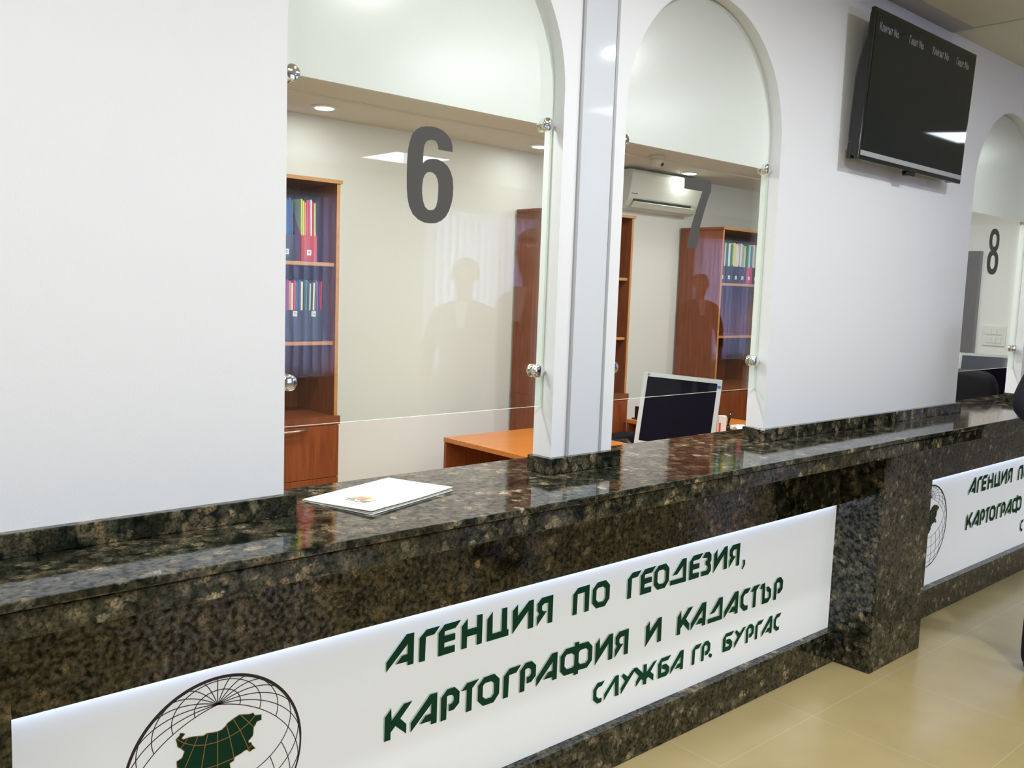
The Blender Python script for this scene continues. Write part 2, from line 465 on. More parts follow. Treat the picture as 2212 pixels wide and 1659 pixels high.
# ---------------------------------------------------------------- shell
struct(MB().box(-4, 14, REAR, BACK+.1, -0.1, 0.0).build('floor', M['floor']))
b = MB(); b.box(-4, 4.055, REAR, 0.0, CEIL, CEIL+.1); b.box(4.068, 14, REAR, 0.0, CEIL, CEIL+.1); b.box(4.055, 4.068, REAR, 0.0, CEIL+.02, CEIL+.1)
struct(b.build('ceiling', M['ceiling']))
struct(MB().box(-4, 4.062, -0.092, 0.0, CEIL-.004, CEIL+.0).build('trim_1', M['cornice']))
path = [(-4, CT), ]
for x0, x1 in ARCH:
    r = (x1-x0)/2
    path += [(x0, CT)] + arc((x0+x1)/2, SPRING, r, PI, 0, 40) + [(x1, CT)]
path += [(14, CT), (14, CEIL), (-4, CEIL)]
wf = struct(MB().prism([path], 0.0, WT).build('wall_front', M['wall']))
# cover panel over the pier between openings 6 and 7
t1 = struct(MB().box(1.810, 1.936, -0.004, 0.0, UP-.003, CEIL-.002).build('trim_2', M['sheet']))
for a, c in ((1.8012, 1.8105), (1.9355, 1.9449)):
    MB().box(a, c, -0.0065, 0.0, UP-.003, CEIL-.002).build('edge_strip', M['channel'], t1)
struct(MB().box(-1.5, END, BACK, BACK+.1, 0, OCEIL+.3).build('wall_back', M['office_wall']))
struct(MB().box(-1.6, -1.5, .219, BACK, 0, OCEIL+.3).build('wall_left', M['office_wall']))
struct(MB().box(END, END+.1, .219, BACK, 0, OCEIL+.3).build('wall_right', M['office_wall']))
struct(MB().box(-1.5, END, WT, BACK, OC2, OC2+.1).build('ceiling', M['off_ceiling']))
struct(MB().box(-1.5, END, 2.155, BACK, OCEIL, OC2).build('trim_3', M['off_ceiling']))
# hall wall opposite, with windows behind vertical blinds (seen mirrored in the glass)
WIN = [(2.70, 4.77), (5.83, 7.90), (10.55, 12.62)]
hole = [[(a, .66), (a, 2.45), (c, 2.45), (c, .66)] for a, c in WIN]
struct(MB().prism([[(-4, 0), (14, 0), (14, CEIL), (-4, CEIL)]]+hole, REAR-.1, REAR).build('wall_rear', M['rear_wall']))
struct(MB().box(-4.1, -4, REAR, 0, 0, CEIL).build('wall_left', M['wall']))
struct(MB().box(14, 14.1, REAR, 0, 0, CEIL).build('wall_right', M['wall']))
for i, (a, c) in enumerate(WIN):
    w = MB()
    for q in ((a, a+.06, .66, 2.45), (c-.06, c, .66, 2.45), (a, c, .66, .72), (a, c, 2.39, 2.45), ((a+c)/2-.03, (a+c)/2+.03, .72, 2.39)):
        w.box(q[0], q[1], REAR-.09, REAR-.04, q[2], q[3])
    wo = struct(w.build('window_%d' % (i+1), M['white_plastic']))
    MB().box(a+.06, c-.06, REAR-.08, REAR-.07, .72, 2.39).build('pane', M['sky'], wo)
    bt = thing('vertical_blind', 'white vertical blind hung at the %s of the hall windows, mirrored in the counter glass' % ('first', 'second', 'third')[i], 'blind', ((a+c)/2, REAR+.06, 0.7))
    MB().box(a-.02, c+.02, REAR+.005, REAR+.045, 2.42, 2.46).build('head_rail', M['white_plastic'], bt)
    n = int((c-a)/.103)
    for k in range(n):
        x = a+.05+k*.103
        s_ = MB().box(-.066, .066, -.0008, .0008, .68, 2.42).xform(Matrix.Translation((x, REAR+.03, 0)) @ Matrix.Rotation(0.42, 4, 'Z'))
        s_.build('slat', M['slat'], bt)

# ---------------------------------------------------------------- office downlights
def downlight(x, y, label, OCEIL=OCEIL, watts=DOWN_W):
    t = thing('downlight', label, 'ceiling light', (x, y, OCEIL), 'round downlights in the office ceiling')
    MB().lathe([(.046, -.001), (.050, -.010), (.066, -.004), (.066, 0)], (x, y, OCEIL), 'Z', 32).build('ring', M['frame'], t, True)
    MB().lathe([(.045, -.0110), (.045, -.0095)], (x, y, OCEIL), 'Z', 32).build('lens', M['bulb'], t)
    ld = bpy.data.lights.new('downlight_lamp', 'AREA'); ld.shape = 'DISK'; ld.size = .085
    ld.energy = watts; ld.color = (0.99, 0.985, 0.97); ld.spread = PI
    lo = bpy.data.objects.new('downlight_lamp', ld); COL.objects.link(lo); lo.parent = t; lo.location = (0, 0, -.013)
for i, x in enumerate((2.362, 3.845, 5.325)):
    downlight(x, 2.335, 'lit round downlight in the office ceiling, %s' % ('left of the grey 6 near the bookcase', 'just left of the pier beside opening 6', 'in front of the air conditioner')[i])
for i, x in enumerate((0.03, 1.49, 2.95, 4.41, 5.87)):
    downlight(x, 0.55, 'round downlight over the clerks, behind the frosted arch heads, %s from the left' % NTH[i], OC2, FRONT_W)
for i, x in enumerate((0.87, 2.362, 3.845, 5.325)):  # out-of-view row, added to brighten the office without glare on the air conditioner
    downlight(x, 1.40, 'added unseen round downlight in the middle row over the desks, %s from the left' % NTH[i], OC2, MID_W)

# ---------------------------------------------------------------- granite counter
ct = thing('reception_counter', 'long dark brown granite reception counter under the white arches', 'counter', (2, 0, 0))
MB().cbox(-2.5, 9.5, -0.2613, 0.218, CT-.017, CT, .0035).build('countertop', M['granite'], ct)
MB().cbox(-2.5, 9.5, -0.2535, -0.226, 1.0248, CT-.0190, .0025).build('edge_strip', M['granite'], ct)
MB().box(-2.5, 9.5, -0.226, 0.19, 1.050, CT-.0175).build('deck', M['carcass'], ct)
PIL = [(-0.0957, 0.382), (3.6846, 4.1623), (7.465, 7.943)]
for a, c in PIL: MB().cbox(a, c, -0.0345, 0.175, 0, 1.0495, .0015).build('pillar', M['granite'], ct)
for a, c in ((-2.5, -.0957), (0.382, 3.6846), (4.1623, 7.465), (7.943, 9.5)):
    s0 = MB(); w = (c-a)/3
    for k in range(3): s0.box(a+k*w+(.0006 if k else 0), a+(k+1)*w, 0.146, 0.1525, .7142, 1.0495)
    s0.build('fascia', M['granite'], ct)
    MB().cbox(a, c, 0.1323, 0.175, 0, 0.1471, .0015).build('plinth', M['granite'], ct)
    MB().box(a, c, 0.175, 0.19, 0, 1.0495).build('rear_panel', M['carcass'], ct)
yu = .0209
def upstand(x0, x1, left, right):
    u = MB(); u.cbox(x0-(yu if left else 0), x1+(yu if right else 0), -yu, 0, CT+.0004, UP, .0018)
    if left: u.cbox(x0-yu, x0, 0.0004, WT, CT+.0004, UP, .0018)
    if right: u.cbox(x1, x1+yu, 0.0004, WT, CT+.0004, UP, .0018)
    u.build('upstand', M['granite'], ct)
upstand(-2.5, ARCH[0][0], False, True); upstand(ARCH[0][1], ARCH[1][0], True, True)
upstand(ARCH[1][1], ARCH[2][0], True, True); upstand(ARCH[2][1], 9.5, True, False)

# ---------------------------------------------------------------- lettering outlines (unit: cap height) and their places (metres)
GLYPH = {'А':[[(1.012,1.022),(1.011,0.019),(0.782,0.022),(0.784,0.146),(0.357,0.158),(0.576,0.381),(0.778,0.387),(0.784,0.709),(0.008,0.0),(0.0,0.303),(0.73,1.027)]],'Г':[[(0.789,1.002),(0.573,0.774),(0.245,0.765),(0.228,0.0),(0.0,0.001),(0.002,0.779),(0.26,1.0)]],'Е':[[(0.9,1.01),(0.675,0.788),(0.251,0.774),(0.239,0.627),(0.675,0.621),(0.676,0.404),(0.247,0.396),(0.237,0.243),(0.67,0.23),(0.671,0.006),(0.006,0.0),(0.0,0.766),(0.234,1.0)]],'Н':[[(0.236,0.989),(0.244,0.619),(0.636,0.619),(0.634,1.016),(0.866,1.006),(0.865,0.011),(0.639,0.002),(0.635,0.376),(0.233,0.376),(0.234,0.007),(0.004,0.0),(0.0,0.765)]],'Ц':[[(0.23,0.991),(0.245,0.226),(0.636,0.227),(0.64,1.006),(0.87,0.999),(0.882,0.231),(0.956,0.22),(0.958,0.0),(0.004,0.003),(0.0,0.77)]],'И':[[(0.228,0.996),(0.24,0.584),(0.738,1.017),(0.96,1.019),(0.976,0.021),(0.731,0.011),(0.715,0.666),(0.008,0.0),(0.0,0.817)]],'Я':[[(0.76,0.997),(0.754,0.0),(0.527,0.003),(0.518,0.761),(0.336,0.761),(0.23,0.696),(0.229,0.564),(0.312,0.482),(0.463,0.461),(0.004,0.02),(0.0,0.328),(0.099,0.44),(0.008,0.548),(0.002,0.817),(0.199,0.994)]],'П':[[(0.847,0.999),(0.849,0.007),(0.618,0.0),(0.608,0.761),(0.234,0.752),(0.22,0.012),(0.0,0.006),(0.002,0.783),(0.238,0.989)]],'О':[[(0.704,0.999),(0.937,0.769),(0.938,0.254),(0.7,0.0),(0.231,0.007),(0.001,0.233),(0.0,0.764),(0.253,0.99)],[(0.575,0.775),(0.698,0.667),(0.702,0.32),(0.599,0.207),(0.34,0.221),(0.21,0.338),(0.21,0.699),(0.3,0.778)]],'Д':[[(1.015,0.996),(1.038,0.0),(0.01,0.016),(0.0,0.216),(0.831,0.209),(0.801,0.696),(0.448,0.407),(0.146,0.398),(0.74,0.998)]],'З':[[(0.215,0.999),(0.488,0.99),(0.655,0.84),(0.662,0.574),(0.566,0.485),(0.656,0.387),(0.662,0.139),(0.491,0.0),(0.007,0.009),(0.0,0.213),(0.349,0.208),(0.417,0.271),(0.406,0.387),(0.266,0.449),(0.257,0.609),(0.38,0.655),(0.36,0.748),(0.036,0.787)]],',':[[(0.076,0.187),(0.231,0.166),(0.247,-0.042),(0.088,-0.23),(0.0,-0.218),(0.099,-0.022)]],'К':[[(0.236,0.991),(0.257,0.601),(0.707,1.015),(1.018,1.016),(0.576,0.576),(0.808,0.335),(0.81,0.017),(0.4,0.388),(0.231,0.231),(0.231,0.001),(0.0,0.0),(0.006,0.769)]],'Р':[[(0.246,1.007),(0.544,1.006),(0.752,0.802),(0.749,0.417),(0.538,0.245),(0.329,0.244),(0.325,0.466),(0.456,0.489),(0.517,0.558),(0.516,0.685),(0.453,0.763),(0.336,0.791),(0.238,0.764),(0.231,0.001),(0.002,0.0),(0.0,0.779)]],'Т':[[(0.735,1.002),(0.5,0.796),(0.451,0.76),(0.445,0.007),(0.216,0.0),(0.22,0.76),(0.0,0.774),(0.226,0.993)]],'Ф':[[(0.717,1.148),(0.944,1.135),(0.942,1.039),(1.431,1.025),(1.667,0.784),(1.663,0.252),(1.406,0.026),(0.946,0.051),(0.943,-0.081),(0.72,-0.09),(0.71,0.017),(0.219,0.025),(0.013,0.229),(0.0,0.799),(0.265,1.021),(0.718,1.012)],[(0.563,0.792),(0.72,0.671),(0.724,0.301),(0.615,0.234),(0.347,0.244),(0.225,0.376),(0.225,0.701),(0.315,0.792)],[(1.319,0.796),(1.442,0.691),(1.444,0.335),(1.335,0.238),(1.039,0.252),(0.946,0.353),(0.944,0.71),(1.025,0.794)]],'С':[[(0.761,0.992),(0.563,0.786),(0.346,0.769),(0.231,0.67),(0.24,0.374),(0.396,0.225),(0.602,0.212),(0.591,0.012),(0.309,0.0),(0.018,0.247),(0.0,0.742),(0.272,1.004)]],'Л':[[(0.968,1.012),(1.015,0.0),(0.75,0.012),(0.71,0.74),(0.001,0.026),(0.0,0.342),(0.716,1.01)]],'У':[[(0.166,0.982),(0.475,0.739),(0.754,0.977),(1.043,0.973),(0.03,0.0),(0.0,0.298),(0.271,0.576),(0.011,0.893)]],'Ж':[[(0.0,1.041),(0.264,1.036),(0.747,0.618),(0.742,1.037),(0.997,1.015),(1.007,0.611),(1.493,0.996),(1.766,1.021),(1.305,0.543),(1.545,0.35),(1.544,0.026),(1.137,0.32),(1.019,0.243),(1.011,0.0),(0.755,0.023),(0.761,0.24),(0.609,0.348),(0.242,0.056),(0.238,0.332),(0.433,0.547),(0.092,0.865)]],'Б':[[(0.247,1.01),(1.01,0.999),(0.772,0.79),(0.28,0.805),(0.271,0.251),(0.551,0.245),(0.624,0.326),(0.332,0.44),(0.321,0.647),(0.643,0.637),(0.886,0.435),(0.882,0.144),(0.695,0.0),(0.022,0.022),(0.0,0.766)]],'Ъ':[[(0.124,0.958),(0.402,0.984),(0.437,0.238),(0.655,0.207),(0.758,0.257),(0.748,0.476),(0.575,0.554),(0.542,0.756),(0.717,0.751),(0.938,0.567),(0.954,0.218),(0.728,0.004),(0.233,0.0),(0.198,0.745),(0.0,0.755)]]}
ROWS = {1:[('А',1.3217),('Г',1.43),('Е',1.4952),('Н',1.5782),('Ц',1.6735),('И',1.7736),('Я',1.8748),('П',2.0315),('О',2.1219),('Г',2.2946),('Е',2.3621),('О',2.4344),('Д',2.5248),('Е',2.6337),('З',2.7074),('И',2.782),('Я',2.8824),(',',2.9686)],2:[('К',1.3205),('А',1.4069),('Р',1.5105),('Т',1.5842),('О',1.6462),('Г',1.7456),('Р',1.8125),('А',1.882),('Ф',1.9853),('И',2.148),('Я',2.2459),('И',2.4044),('К',2.5799),('А',2.6611),('Д',2.7651),('А',2.8693),('С',2.9738),('Т',3.0419),('Ъ',3.1066),('Р',3.2095)],3:[('С',2.1466),('Л',2.2018),('У',2.2853),('Ж',2.3472),('Б',2.4823),('А',2.5546),('Г',2.6804),('Р',2.7374),('.',2.7913),('Б',2.8718),('У',2.9495),('Р',3.0266),('Г',3.0921),('А',3.1398),('С',3.225)]}
DIGIT6 = [[(1.4049,1.9313),(1.3614,1.9315),(1.3596,1.9417),(1.3536,1.9505),(1.3434,1.9531),(1.3334,1.9513),(1.3236,1.9457),(1.3188,1.938),(1.3166,1.9267),(1.3148,1.8932),(1.323,1.9005),(1.3328,1.9052),(1.3449,1.9076),(1.3591,1.908),(1.3757,1.9043),(1.3905,1.8955),(1.4003,1.8836),(1.4073,1.8664),(1.4101,1.8454),(1.4094,1.824),(1.4062,1.8073),(1.3985,1.7869),(1.3885,1.7714),(1.3743,1.7605),(1.358,1.7535),(1.3417,1.7519),(1.3235,1.7526),(1.3053,1.7585),(1.2891,1.77),(1.2778,1.7881),(1.2724,1.8082),(1.2698,1.8315),(1.269,1.8597),(1.2691,1.891),(1.2712,1.921),(1.2755,1.9402),(1.2827,1.9583),(1.2931,1.9707),(1.3067,1.9781),(1.3224,1.9819),(1.3404,1.984),(1.3566,1.9831),(1.3732,1.9787),(1.3879,1.9703),(1.3987,1.9596),(1.4038,1.9457)],[(1.3368,1.8755),(1.346,1.8744),(1.3543,1.8697),(1.3607,1.8599),(1.3635,1.8489),(1.3641,1.8328),(1.3624,1.8083),(1.3587,1.795),(1.3529,1.7872),(1.3428,1.7837),(1.3326,1.7847),(1.3243,1.7913),(1.3183,1.8044),(1.3149,1.8232),(1.3148,1.8392),(1.3173,1.857),(1.322,1.867),(1.3288,1.8733)]]
DIGIT7 = [[(2.3297,1.9693),(2.4702,1.9709),(2.4708,1.9369),(2.4584,1.9149),(2.4384,1.865),(2.4224,1.821),(2.4102,1.7511),(2.3622,1.7487),(2.372,1.8042),(2.3851,1.8422),(2.4033,1.8834),(2.4252,1.9331),(2.3307,1.9331)]]

# ---------------------------------------------------------------- agency signs
ROW = {1: (.567, .089), 2: (.372, .089), 3: (.2335, .0728)}
SY = .168            # face of the white board
def clip_path(pts, ok):
    out = []; cur = []
    for p in pts:
        if ok(p): cur.append(p)
        else:
            if len(cur) > 1: out.append(cur)
            cur = []
    if len(cur) > 1: out.append(cur)
    return out
MAP = [(-.413,.5),(-.389,.497),(-.359,.478),(-.374,.462),(-.394,.443),(-.379,.423),(-.33,.426),(-.28,.422),(-.221,.409),(-.16,.395),(-.12,.411),(-.058,.399),(-.007,.393),(.045,.398),(.092,.43),(.107,.452),(.17,.482),(.245,.508),(.298,.496),(.363,.48),(.407,.483),(.429,.447),(.505,.434),(.506,.373),(.451,.368),(.429,.327),(.413,.315),(.408,.237),(.403,.217),(.354,.173),(.354,.152),(.386,.147),(.392,.118),(.436,.06),(.398,.057),(.371,.042),(.333,.078),(.3,.073),(.268,.057),(.193,.039),(.182,0),(.135,-.016),(.145,-.074),(.10,-.115),(.07,-.168),(.02,-.155),(-.04,-.165),(-.1,-.15),(-.16,-.172),(-.23,-.16),(-.3,-.15),(-.38,-.12),(-.405,-.05),(-.42,.03),(-.444,.128),(-.448,.202),(-.39,.223),(-.365,.286),(-.399,.328),(-.438,.361),(-.447,.415),(-.457,.448),(-.418,.476)]
GOLD = [[(-.33,.423),(-.369,.369),(-.409,.331)],[(-.221,.409),(-.256,.322),(-.361,.099),(-.41,-.03)],[(-.109,.404),(-.14,.285),(-.181,.038),(-.21,-.155)],[(-.002,.389),(-.001,-.024),(0,-.155)],[(.102,.427),(.134,.291),(.187,.03)],[(.176,.478),(.256,.327),(.371,.044)],[(.256,.507),(.413,.32)],[(-.447,.45),(-.369,.379),(-.256,.317),(-.14,.285),(-.002,.276),(.134,.291),(.256,.327),(.364,.384),(.429,.444)],[(-.44,.13),(-.35,.075),(-.24,.035),(-.11,.014),(.004,.013),(.187,.03)],[(.333,.073),(.387,.109)]]
GC = (.85646, .46026); GR = .21678
def globe(parent, dx):
    g = MB(); cx, cz = GC[0]+dx, GC[1]
    n = 96; ring = []; w = []
    for i in range(n):
        a = 2*PI*i/n
        ring.append((cx+GR*math.cos(a)*.995, cz+GR*math.sin(a)*.995))
        w.append(.0030+.0042*max(0, math.cos(a-PI*.5))**.5+.0014*abs(math.cos(a)))
    g.ribbon(ring, w, SY-.0010, SY, closed=True)
    s0 = .719; c0 = .695
    def proj(lat, lon):
        p, l = math.radians(lat), math.radians(lon)
        return (math.cos(p)*math.sin(l), c0*math.sin(p)-s0*math.cos(p)*math.cos(l), s0*math.sin(p)+c0*math.cos(p)*math.cos(l))
    def seg(path, ok):
        pts = [(proj(*q), q) for q in path]
        for run in clip_path(pts, lambda r: r[0][2] > 0 and ok(*r[1])):
            g.ribbon([(cx+GR*r[0][0], cz+GR*r[0][1]) for r in run], .0020, SY-.0008, SY)
    for lon in range(-180, 180, 15):
        seg([(lat, lon) for lat in range(-90, 91, 3)], lambda la, lo: abs(lo) >= 74 or la <= 30)
    for lat in range(-75, 90, 15):
        seg([(lat, lon) for lon in range(-180, 181, 3)], lambda la, lo: abs(lo) >= 74 or la <= 31)
    g.build('globe_grid', M['emblem'], parent, label='dark line globe grid emblem')
    mp = MB().prism([[(cx+GR*x, cz+GR*z) for x, z in MAP]], SY-.0009, SY).build('country_map', M['map_green'], parent, label='dark green country map with gold lines')
    o = MB(); o.ribbon([(cx+GR*x, cz+GR*z) for x, z in MAP], .0016, SY-.0013, SY-.0008, closed=True)
    for l in GOLD: o.ribbon([(cx+GR*x, cz+GR*z) for x, z in l], .0018, SY-.0013, SY-.0008)
    o.build('map_lines', M['gold'], mp)
def sign(dx, x0, x1, limits, label):
    t = thing('agency_sign', label, 'sign', ((x0+x1)/2, SY, .4), 'white agency signs in the counter front')
    MB().box(x0, x1, SY, .1745, .148, .80).build('board', M['sign'], t)
    MB().box(x0+.02, x1-.02, .1535, .1625, .7165, .7190).build('light_strip', M['strip'], t)
    globe(t, dx)
    for r, letters in ROWS.items():
        base, h = ROW[r]
        for ch, x in letters:
            if x > limits[r]: continue
            if ch == '.':
                m = MB().lathe([(.0075, -.0062), (.0075, -.0002)], (x+dx+.0075, SY, base+.008), 'Y', 20)
            else:
                m = MB().prism([[(x+dx+p[0]*h, base+p[1]*h) for p in pl] for pl in GLYPH[ch]], SY-.0062, SY-.0002, 0, 1)
            m.build('letter', [M['sign_green'], M['letter_edge']], t)
sign(0, .383, 3.6836, {1: 9, 2: 9, 3: 9}, 'large white sign with green letters and globe, between the left and middle granite pillars')
sign(3.78, 4.1633, 7.464, {1: 2.2, 2: 2.05, 3: 2.2}, 'white sign cut off at the right edge, its globe half hidden by the granite pillar')

# ---------------------------------------------------------------- glass screens
def ell(cx, cz, rx, rz, p=2.35, n=40):
    f = lambda v: math.copysign(abs(v)**(2/p), v)
    return [(cx+rx*f(math.cos(2*PI*i/n)), cz+rz*f(math.sin(2*PI*i/n))) for i in range(n)]
def union8(cx, top, bot):
    """outline of the digit 8 from its two lobes"""
    zt, zb = top-.058, bot+.0615
    a = ell(cx, zt, .0625, .058, 2.3, 200); b = ell(cx, zb, .070, .0615, 2.3, 200)
    up = [p for p in a if p[1] > (zt+zb)/2-.0005]; lo = [p for p in b if p[1] <= (zt+zb)/2-.0005]
    key = lambda c: (lambda p: math.atan2(p[1]-c, p[0]-cx))
    up.sort(key=lambda p: (math.atan2(p[1]-zt, p[0]-cx)+PI/2) % (2*PI))
    lo.sort(key=lambda p: (math.atan2(p[1]-zb, p[0]-cx)-PI/2) % (2*PI))
    return [up+lo, ell(cx, zt, .0265, .031), ell(cx, zb, .029, .034)]
DIGIT8 = union8(4.825, 1.980, 1.753)
for (x0, x1), num, dg in zip(ARCH, '678', (DIGIT6, DIGIT7, DIGIT8)):
    e = .0025; r = (x1-x0)/2-e; cx = (x0+x1)/2
    t = thing('glass_screen', 'clear arched glass screen marked with a grey %s, fixed in the white opening' % num, 'glass screen', (cx, GY, GB), 'glass screens in the three arched openings')
    out = [(x0+e, GB), (x1-e, GB)] + arc(cx, SPRING, r, 0, PI, 40)
    MB().prism([out], GY, GY+.008, 0, 1).build('pane', [M['glass'], M['glass_edge']], t)
    MB().prism([[(cx-r, FZ), (cx+r, FZ)] + arc(cx, SPRING, r, 0, PI, 40)] if FZ < SPRING else [], GY-.0012, GY-.0004).build('frosted_film', M['film'], t, label='white frosted film over the arch head')
    MB().prism(dg, GY-.0006, GY-.0001).build('number', M['grey_vinyl'], t, label='grey number %s' % num)
    for kx, kz in ((x0+.0255, 2.041), (x0+.0255, 1.376), (x1-.033, 2.041), (x1-.033, 1.376)):
        kn = MB(); jx = x0 if kx < cx else x1
        R = .0185
        kn.lathe([(R*.80, -.0195), (R*.93, -.0185), (R, -.0155), (R, -.0105), (R*.94, -.0085), (R, -.0065), (R, -.0008)], (kx, GY, kz), 'Y', 28)
        kn.lathe([(R, .0088), (R, .0145), (R*.8, .0165)], (kx, GY, kz), 'Y', 28)
        kn.build('standoff', M['chrome'], t, True)
        st = MB(); st.lathe([(.0055, min(jx-kx, 0)), (.0055, max(jx-kx, 0))], (kx, GY-.0070, kz-.004), 'X', 12)
        st.build('wall_pin', M['chrome'], t, True)

# ---------------------------------------------------------------- television
tv = thing('television', 'black wall television with grey queue headings, hung beside the arch of opening 8', 'television', (3.64, 0, 2.117))
TX0, TX1, TZ0, TZ1 = 3.192, 4.088, 2.117, 2.6555
tilt = (.100-.0755)/(TZ1-TZ0)
TVM = Matrix.Translation((0, -.0755, TZ0)) @ Matrix.Rotation(tilt, 4, 'X') @ Matrix.Translation((0, 0, -TZ0))
fr = MB()
fr.cbox(TX0, TX1, 0.0, .016, TZ0, TZ1, .003)
fr.build('bezel', M['gloss_black'], tv).data.transform(TVM)
bk = MB()      # housing behind, thicker towards the bottom
pr = [(.012, TZ1-.012), (.020, TZ1-.02), (.022, TZ1-.10), (.040, TZ1-.20), (.044, TZ0+.10), (.036, TZ0+.02), (.012, TZ0+.006)]
pts0 = [(TX0+.006, y, z) for y, z in pr]; pts1 = [(TX1-.006, y, z) for y, z in pr]; n = len(pr)
bk.add(pts0+pts1, [list(range(n))[::-1], list(range(n, 2*n))]+[(i, (i+1) % n, n+(i+1) % n, n+i) for i in range(n)])
bk.build('housing', M['black'], tv).data.transform(TVM)
MB().box(TX0+.016, TX1-.012, -.0012, .001, TZ0+.036, TZ1-.014).build('screen', M['screen'], tv).data.transform(TVM)
MB().box(TX0+.008, TX1-.004, -.0022, .001, TZ0+.017, TZ0+.035).build('silver_strip', M['tv_strip'], tv).data.transform(TVM)
MB().cbox(3.60, 3.67, .004, .030, TZ0-.016, TZ0+.006, .006).build('receiver', M['gloss_black'], tv).data.transform(TVM)
for sx in (3.196, 4.05):
    MB().cbox(sx, sx+.03, .034, .052, TZ0+.005, TZ0+.06, .003).build('foot_bracket', M['black'], tv).data.transform(TVM)
mb = MB(); mb.box(3.45, 3.85, -.014, -.0005, 2.28, 2.52); mb.box(3.50, 3.53, -.058, -.014, 2.27, 2.50); mb.box(3.77, 3.80, -.058, -.014, 2.27, 2.50)
mb.build('wall_mount', M['black'], tv)
for body, x in (('Клиент No', 3.235), ('Гише No', 3.470), ('Клиент No', 3.672), ('Гише No', 3.895)):
    sx = .72
    mtx = TVM @ Matrix.Translation((x, -.0014, TZ1-.075)) @ Matrix.Rotation(PI/2, 4, 'X') @ Matrix.Diagonal((sx, 1, 1, 1))
    text_mesh('screen_text', body, .041, mtx, M['tv_text'], tv)

# ---------------------------------------------------------------- folder on the counter
fo = thing('folder', 'white paper folder with a coloured crest lying on the granite counter', 'folder', (1.2045, .0285, CT))
ang = math.atan2(.1722-.0797, 1.325-1.0256)
FM = Matrix.Translation((1.2045, .0285, CT)) @ Matrix.Rotation(ang-PI/2, 4, 'Z')     # local +Y = top of the cover
def sheet(z, bend, w=.2075, h=.3165, th=.0011, dx=0, dy=0):
    m = MB(); nx, ny = 10, 12; vs = []
    for lay in (0, 1):
        for j in range(ny+1):
            for i in range(nx+1):
                u, v = i/nx, j/ny
                zz = z+bend*(abs(u-.15)**2.2)*(.5+.5*math.cos(v*5.0+.4))*.5+bend*.55*u
                vs.append(((u-.5)*w+dx, (v-.5)*h+dy, zz+th*lay))
    k = (nx+1)*(ny+1); fs = []
    for j in range(ny):
        for i in range(nx):
            a = j*(nx+1)+i; q = (a, a+1, a+nx+2, a+nx+1); fs += [q[::-1], tuple(c+k for c in q)]
    rim = [i for i in range(nx+1)]+[(j+1)*(nx+1)-1 for j in range(1, ny+1)]+[ny*(nx+1)+i for i in range(nx-1, -1, -1)]+[j*(nx+1) for j in range(ny-1, 0, -1)]
    for a, c in zip(rim, rim[1:]+rim[:1]): fs.append((a, c, c+k, a+k))
    m.add(vs, fs); return m.xform(FM)
sheet(.0006, .0).build('back_cover', M['paper'], fo, True)
sheet(.0022, .0016, .203, .311, .0012).build('inner_sheets', M['paper_in'], fo, True)
cv = sheet(.0040, .0060).build('front_cover', M['paper'], fo, True)
def on_cover(m, mt, name):
    m.xform(Matrix.Translation((0, 0, .0085)))
    o = m.xform(FM).build(name, mt, cv); return o
def flat(polys, z=0.0):
    m = MB()
    for pl in polys:
        m.prism([pl], 0, .0002)
    m.xform(Matrix.Rotation(-PI/2, 4, 'X') @ Matrix.Diagonal((1, 1, -1, 1)) if False else Matrix(((1,0,0,0),(0,0,1,0),(0,-1,0,z),(0,0,0,1))))
    return m
ccx, ccy = .006, -.075
on_cover(flat([ell(ccx-.026, ccy+.002, .010, .013, 2, 14), ell(ccx+.026, ccy+.002, .010, .013, 2, 14), ell(ccx, ccy+.022, .011, .007, 2, 14)]), M['crest_gold'], 'crest_lions')
on_cover(flat([[(ccx-.016, ccy+.015), (ccx-.016, ccy-.004), (ccx, ccy-.016), (ccx+.016, ccy-.004), (ccx+.016, ccy+.015)]]), M['crest_red'], 'crest_shield')
on_cover(flat([ell(ccx-.022, ccy-.016, .015, .0045, 2, 12), ell(ccx+.022, ccy-.016, .015, .0045, 2, 12)]), M['crest_green'], 'crest_branches')
on_cover(flat([[(ccx-.034, ccy-.023), (ccx+.034, ccy-.023), (ccx+.030, ccy-.028), (ccx-.030, ccy-.028)]]), M['crest_grey'], 'crest_ribbon')
tx = []
for yy, x0_, x1_ in ((-.117, -.060, .072), (-.128, -.038, .034)):
    x = x0_
    while x < x1_:
        w = random.uniform(.0022, .0036)
        if random.random() < .88:
            k = random.choice((0, 1, 2)); hh = .0036
            if k == 0: tx += [[(x, yy), (x+.0007, yy), (x+.0007, yy+hh), (x, yy+hh)], [(x+w-.0007, yy), (x+w, yy), (x+w, yy+hh), (x+w-.0007, yy+hh)]]
            elif k == 1: tx += [[(x, yy), (x+.0007, yy), (x+.0007, yy+hh), (x, yy+hh)], [(x, yy+hh-.0007), (x+w, yy+hh-.0007), (x+w, yy+hh), (x, yy+hh)]]
            else: tx += [[(x, yy), (x+w, yy), (x+w, yy+.0007), (x, yy+.0007)], [(x+w*.4, yy), (x+w*.65, yy), (x+w*.65, yy+hh), (x+w*.4, yy+hh)]]
        x += w+.0014
on_cover(flat(tx), M['text_grey'], 'cover_text')

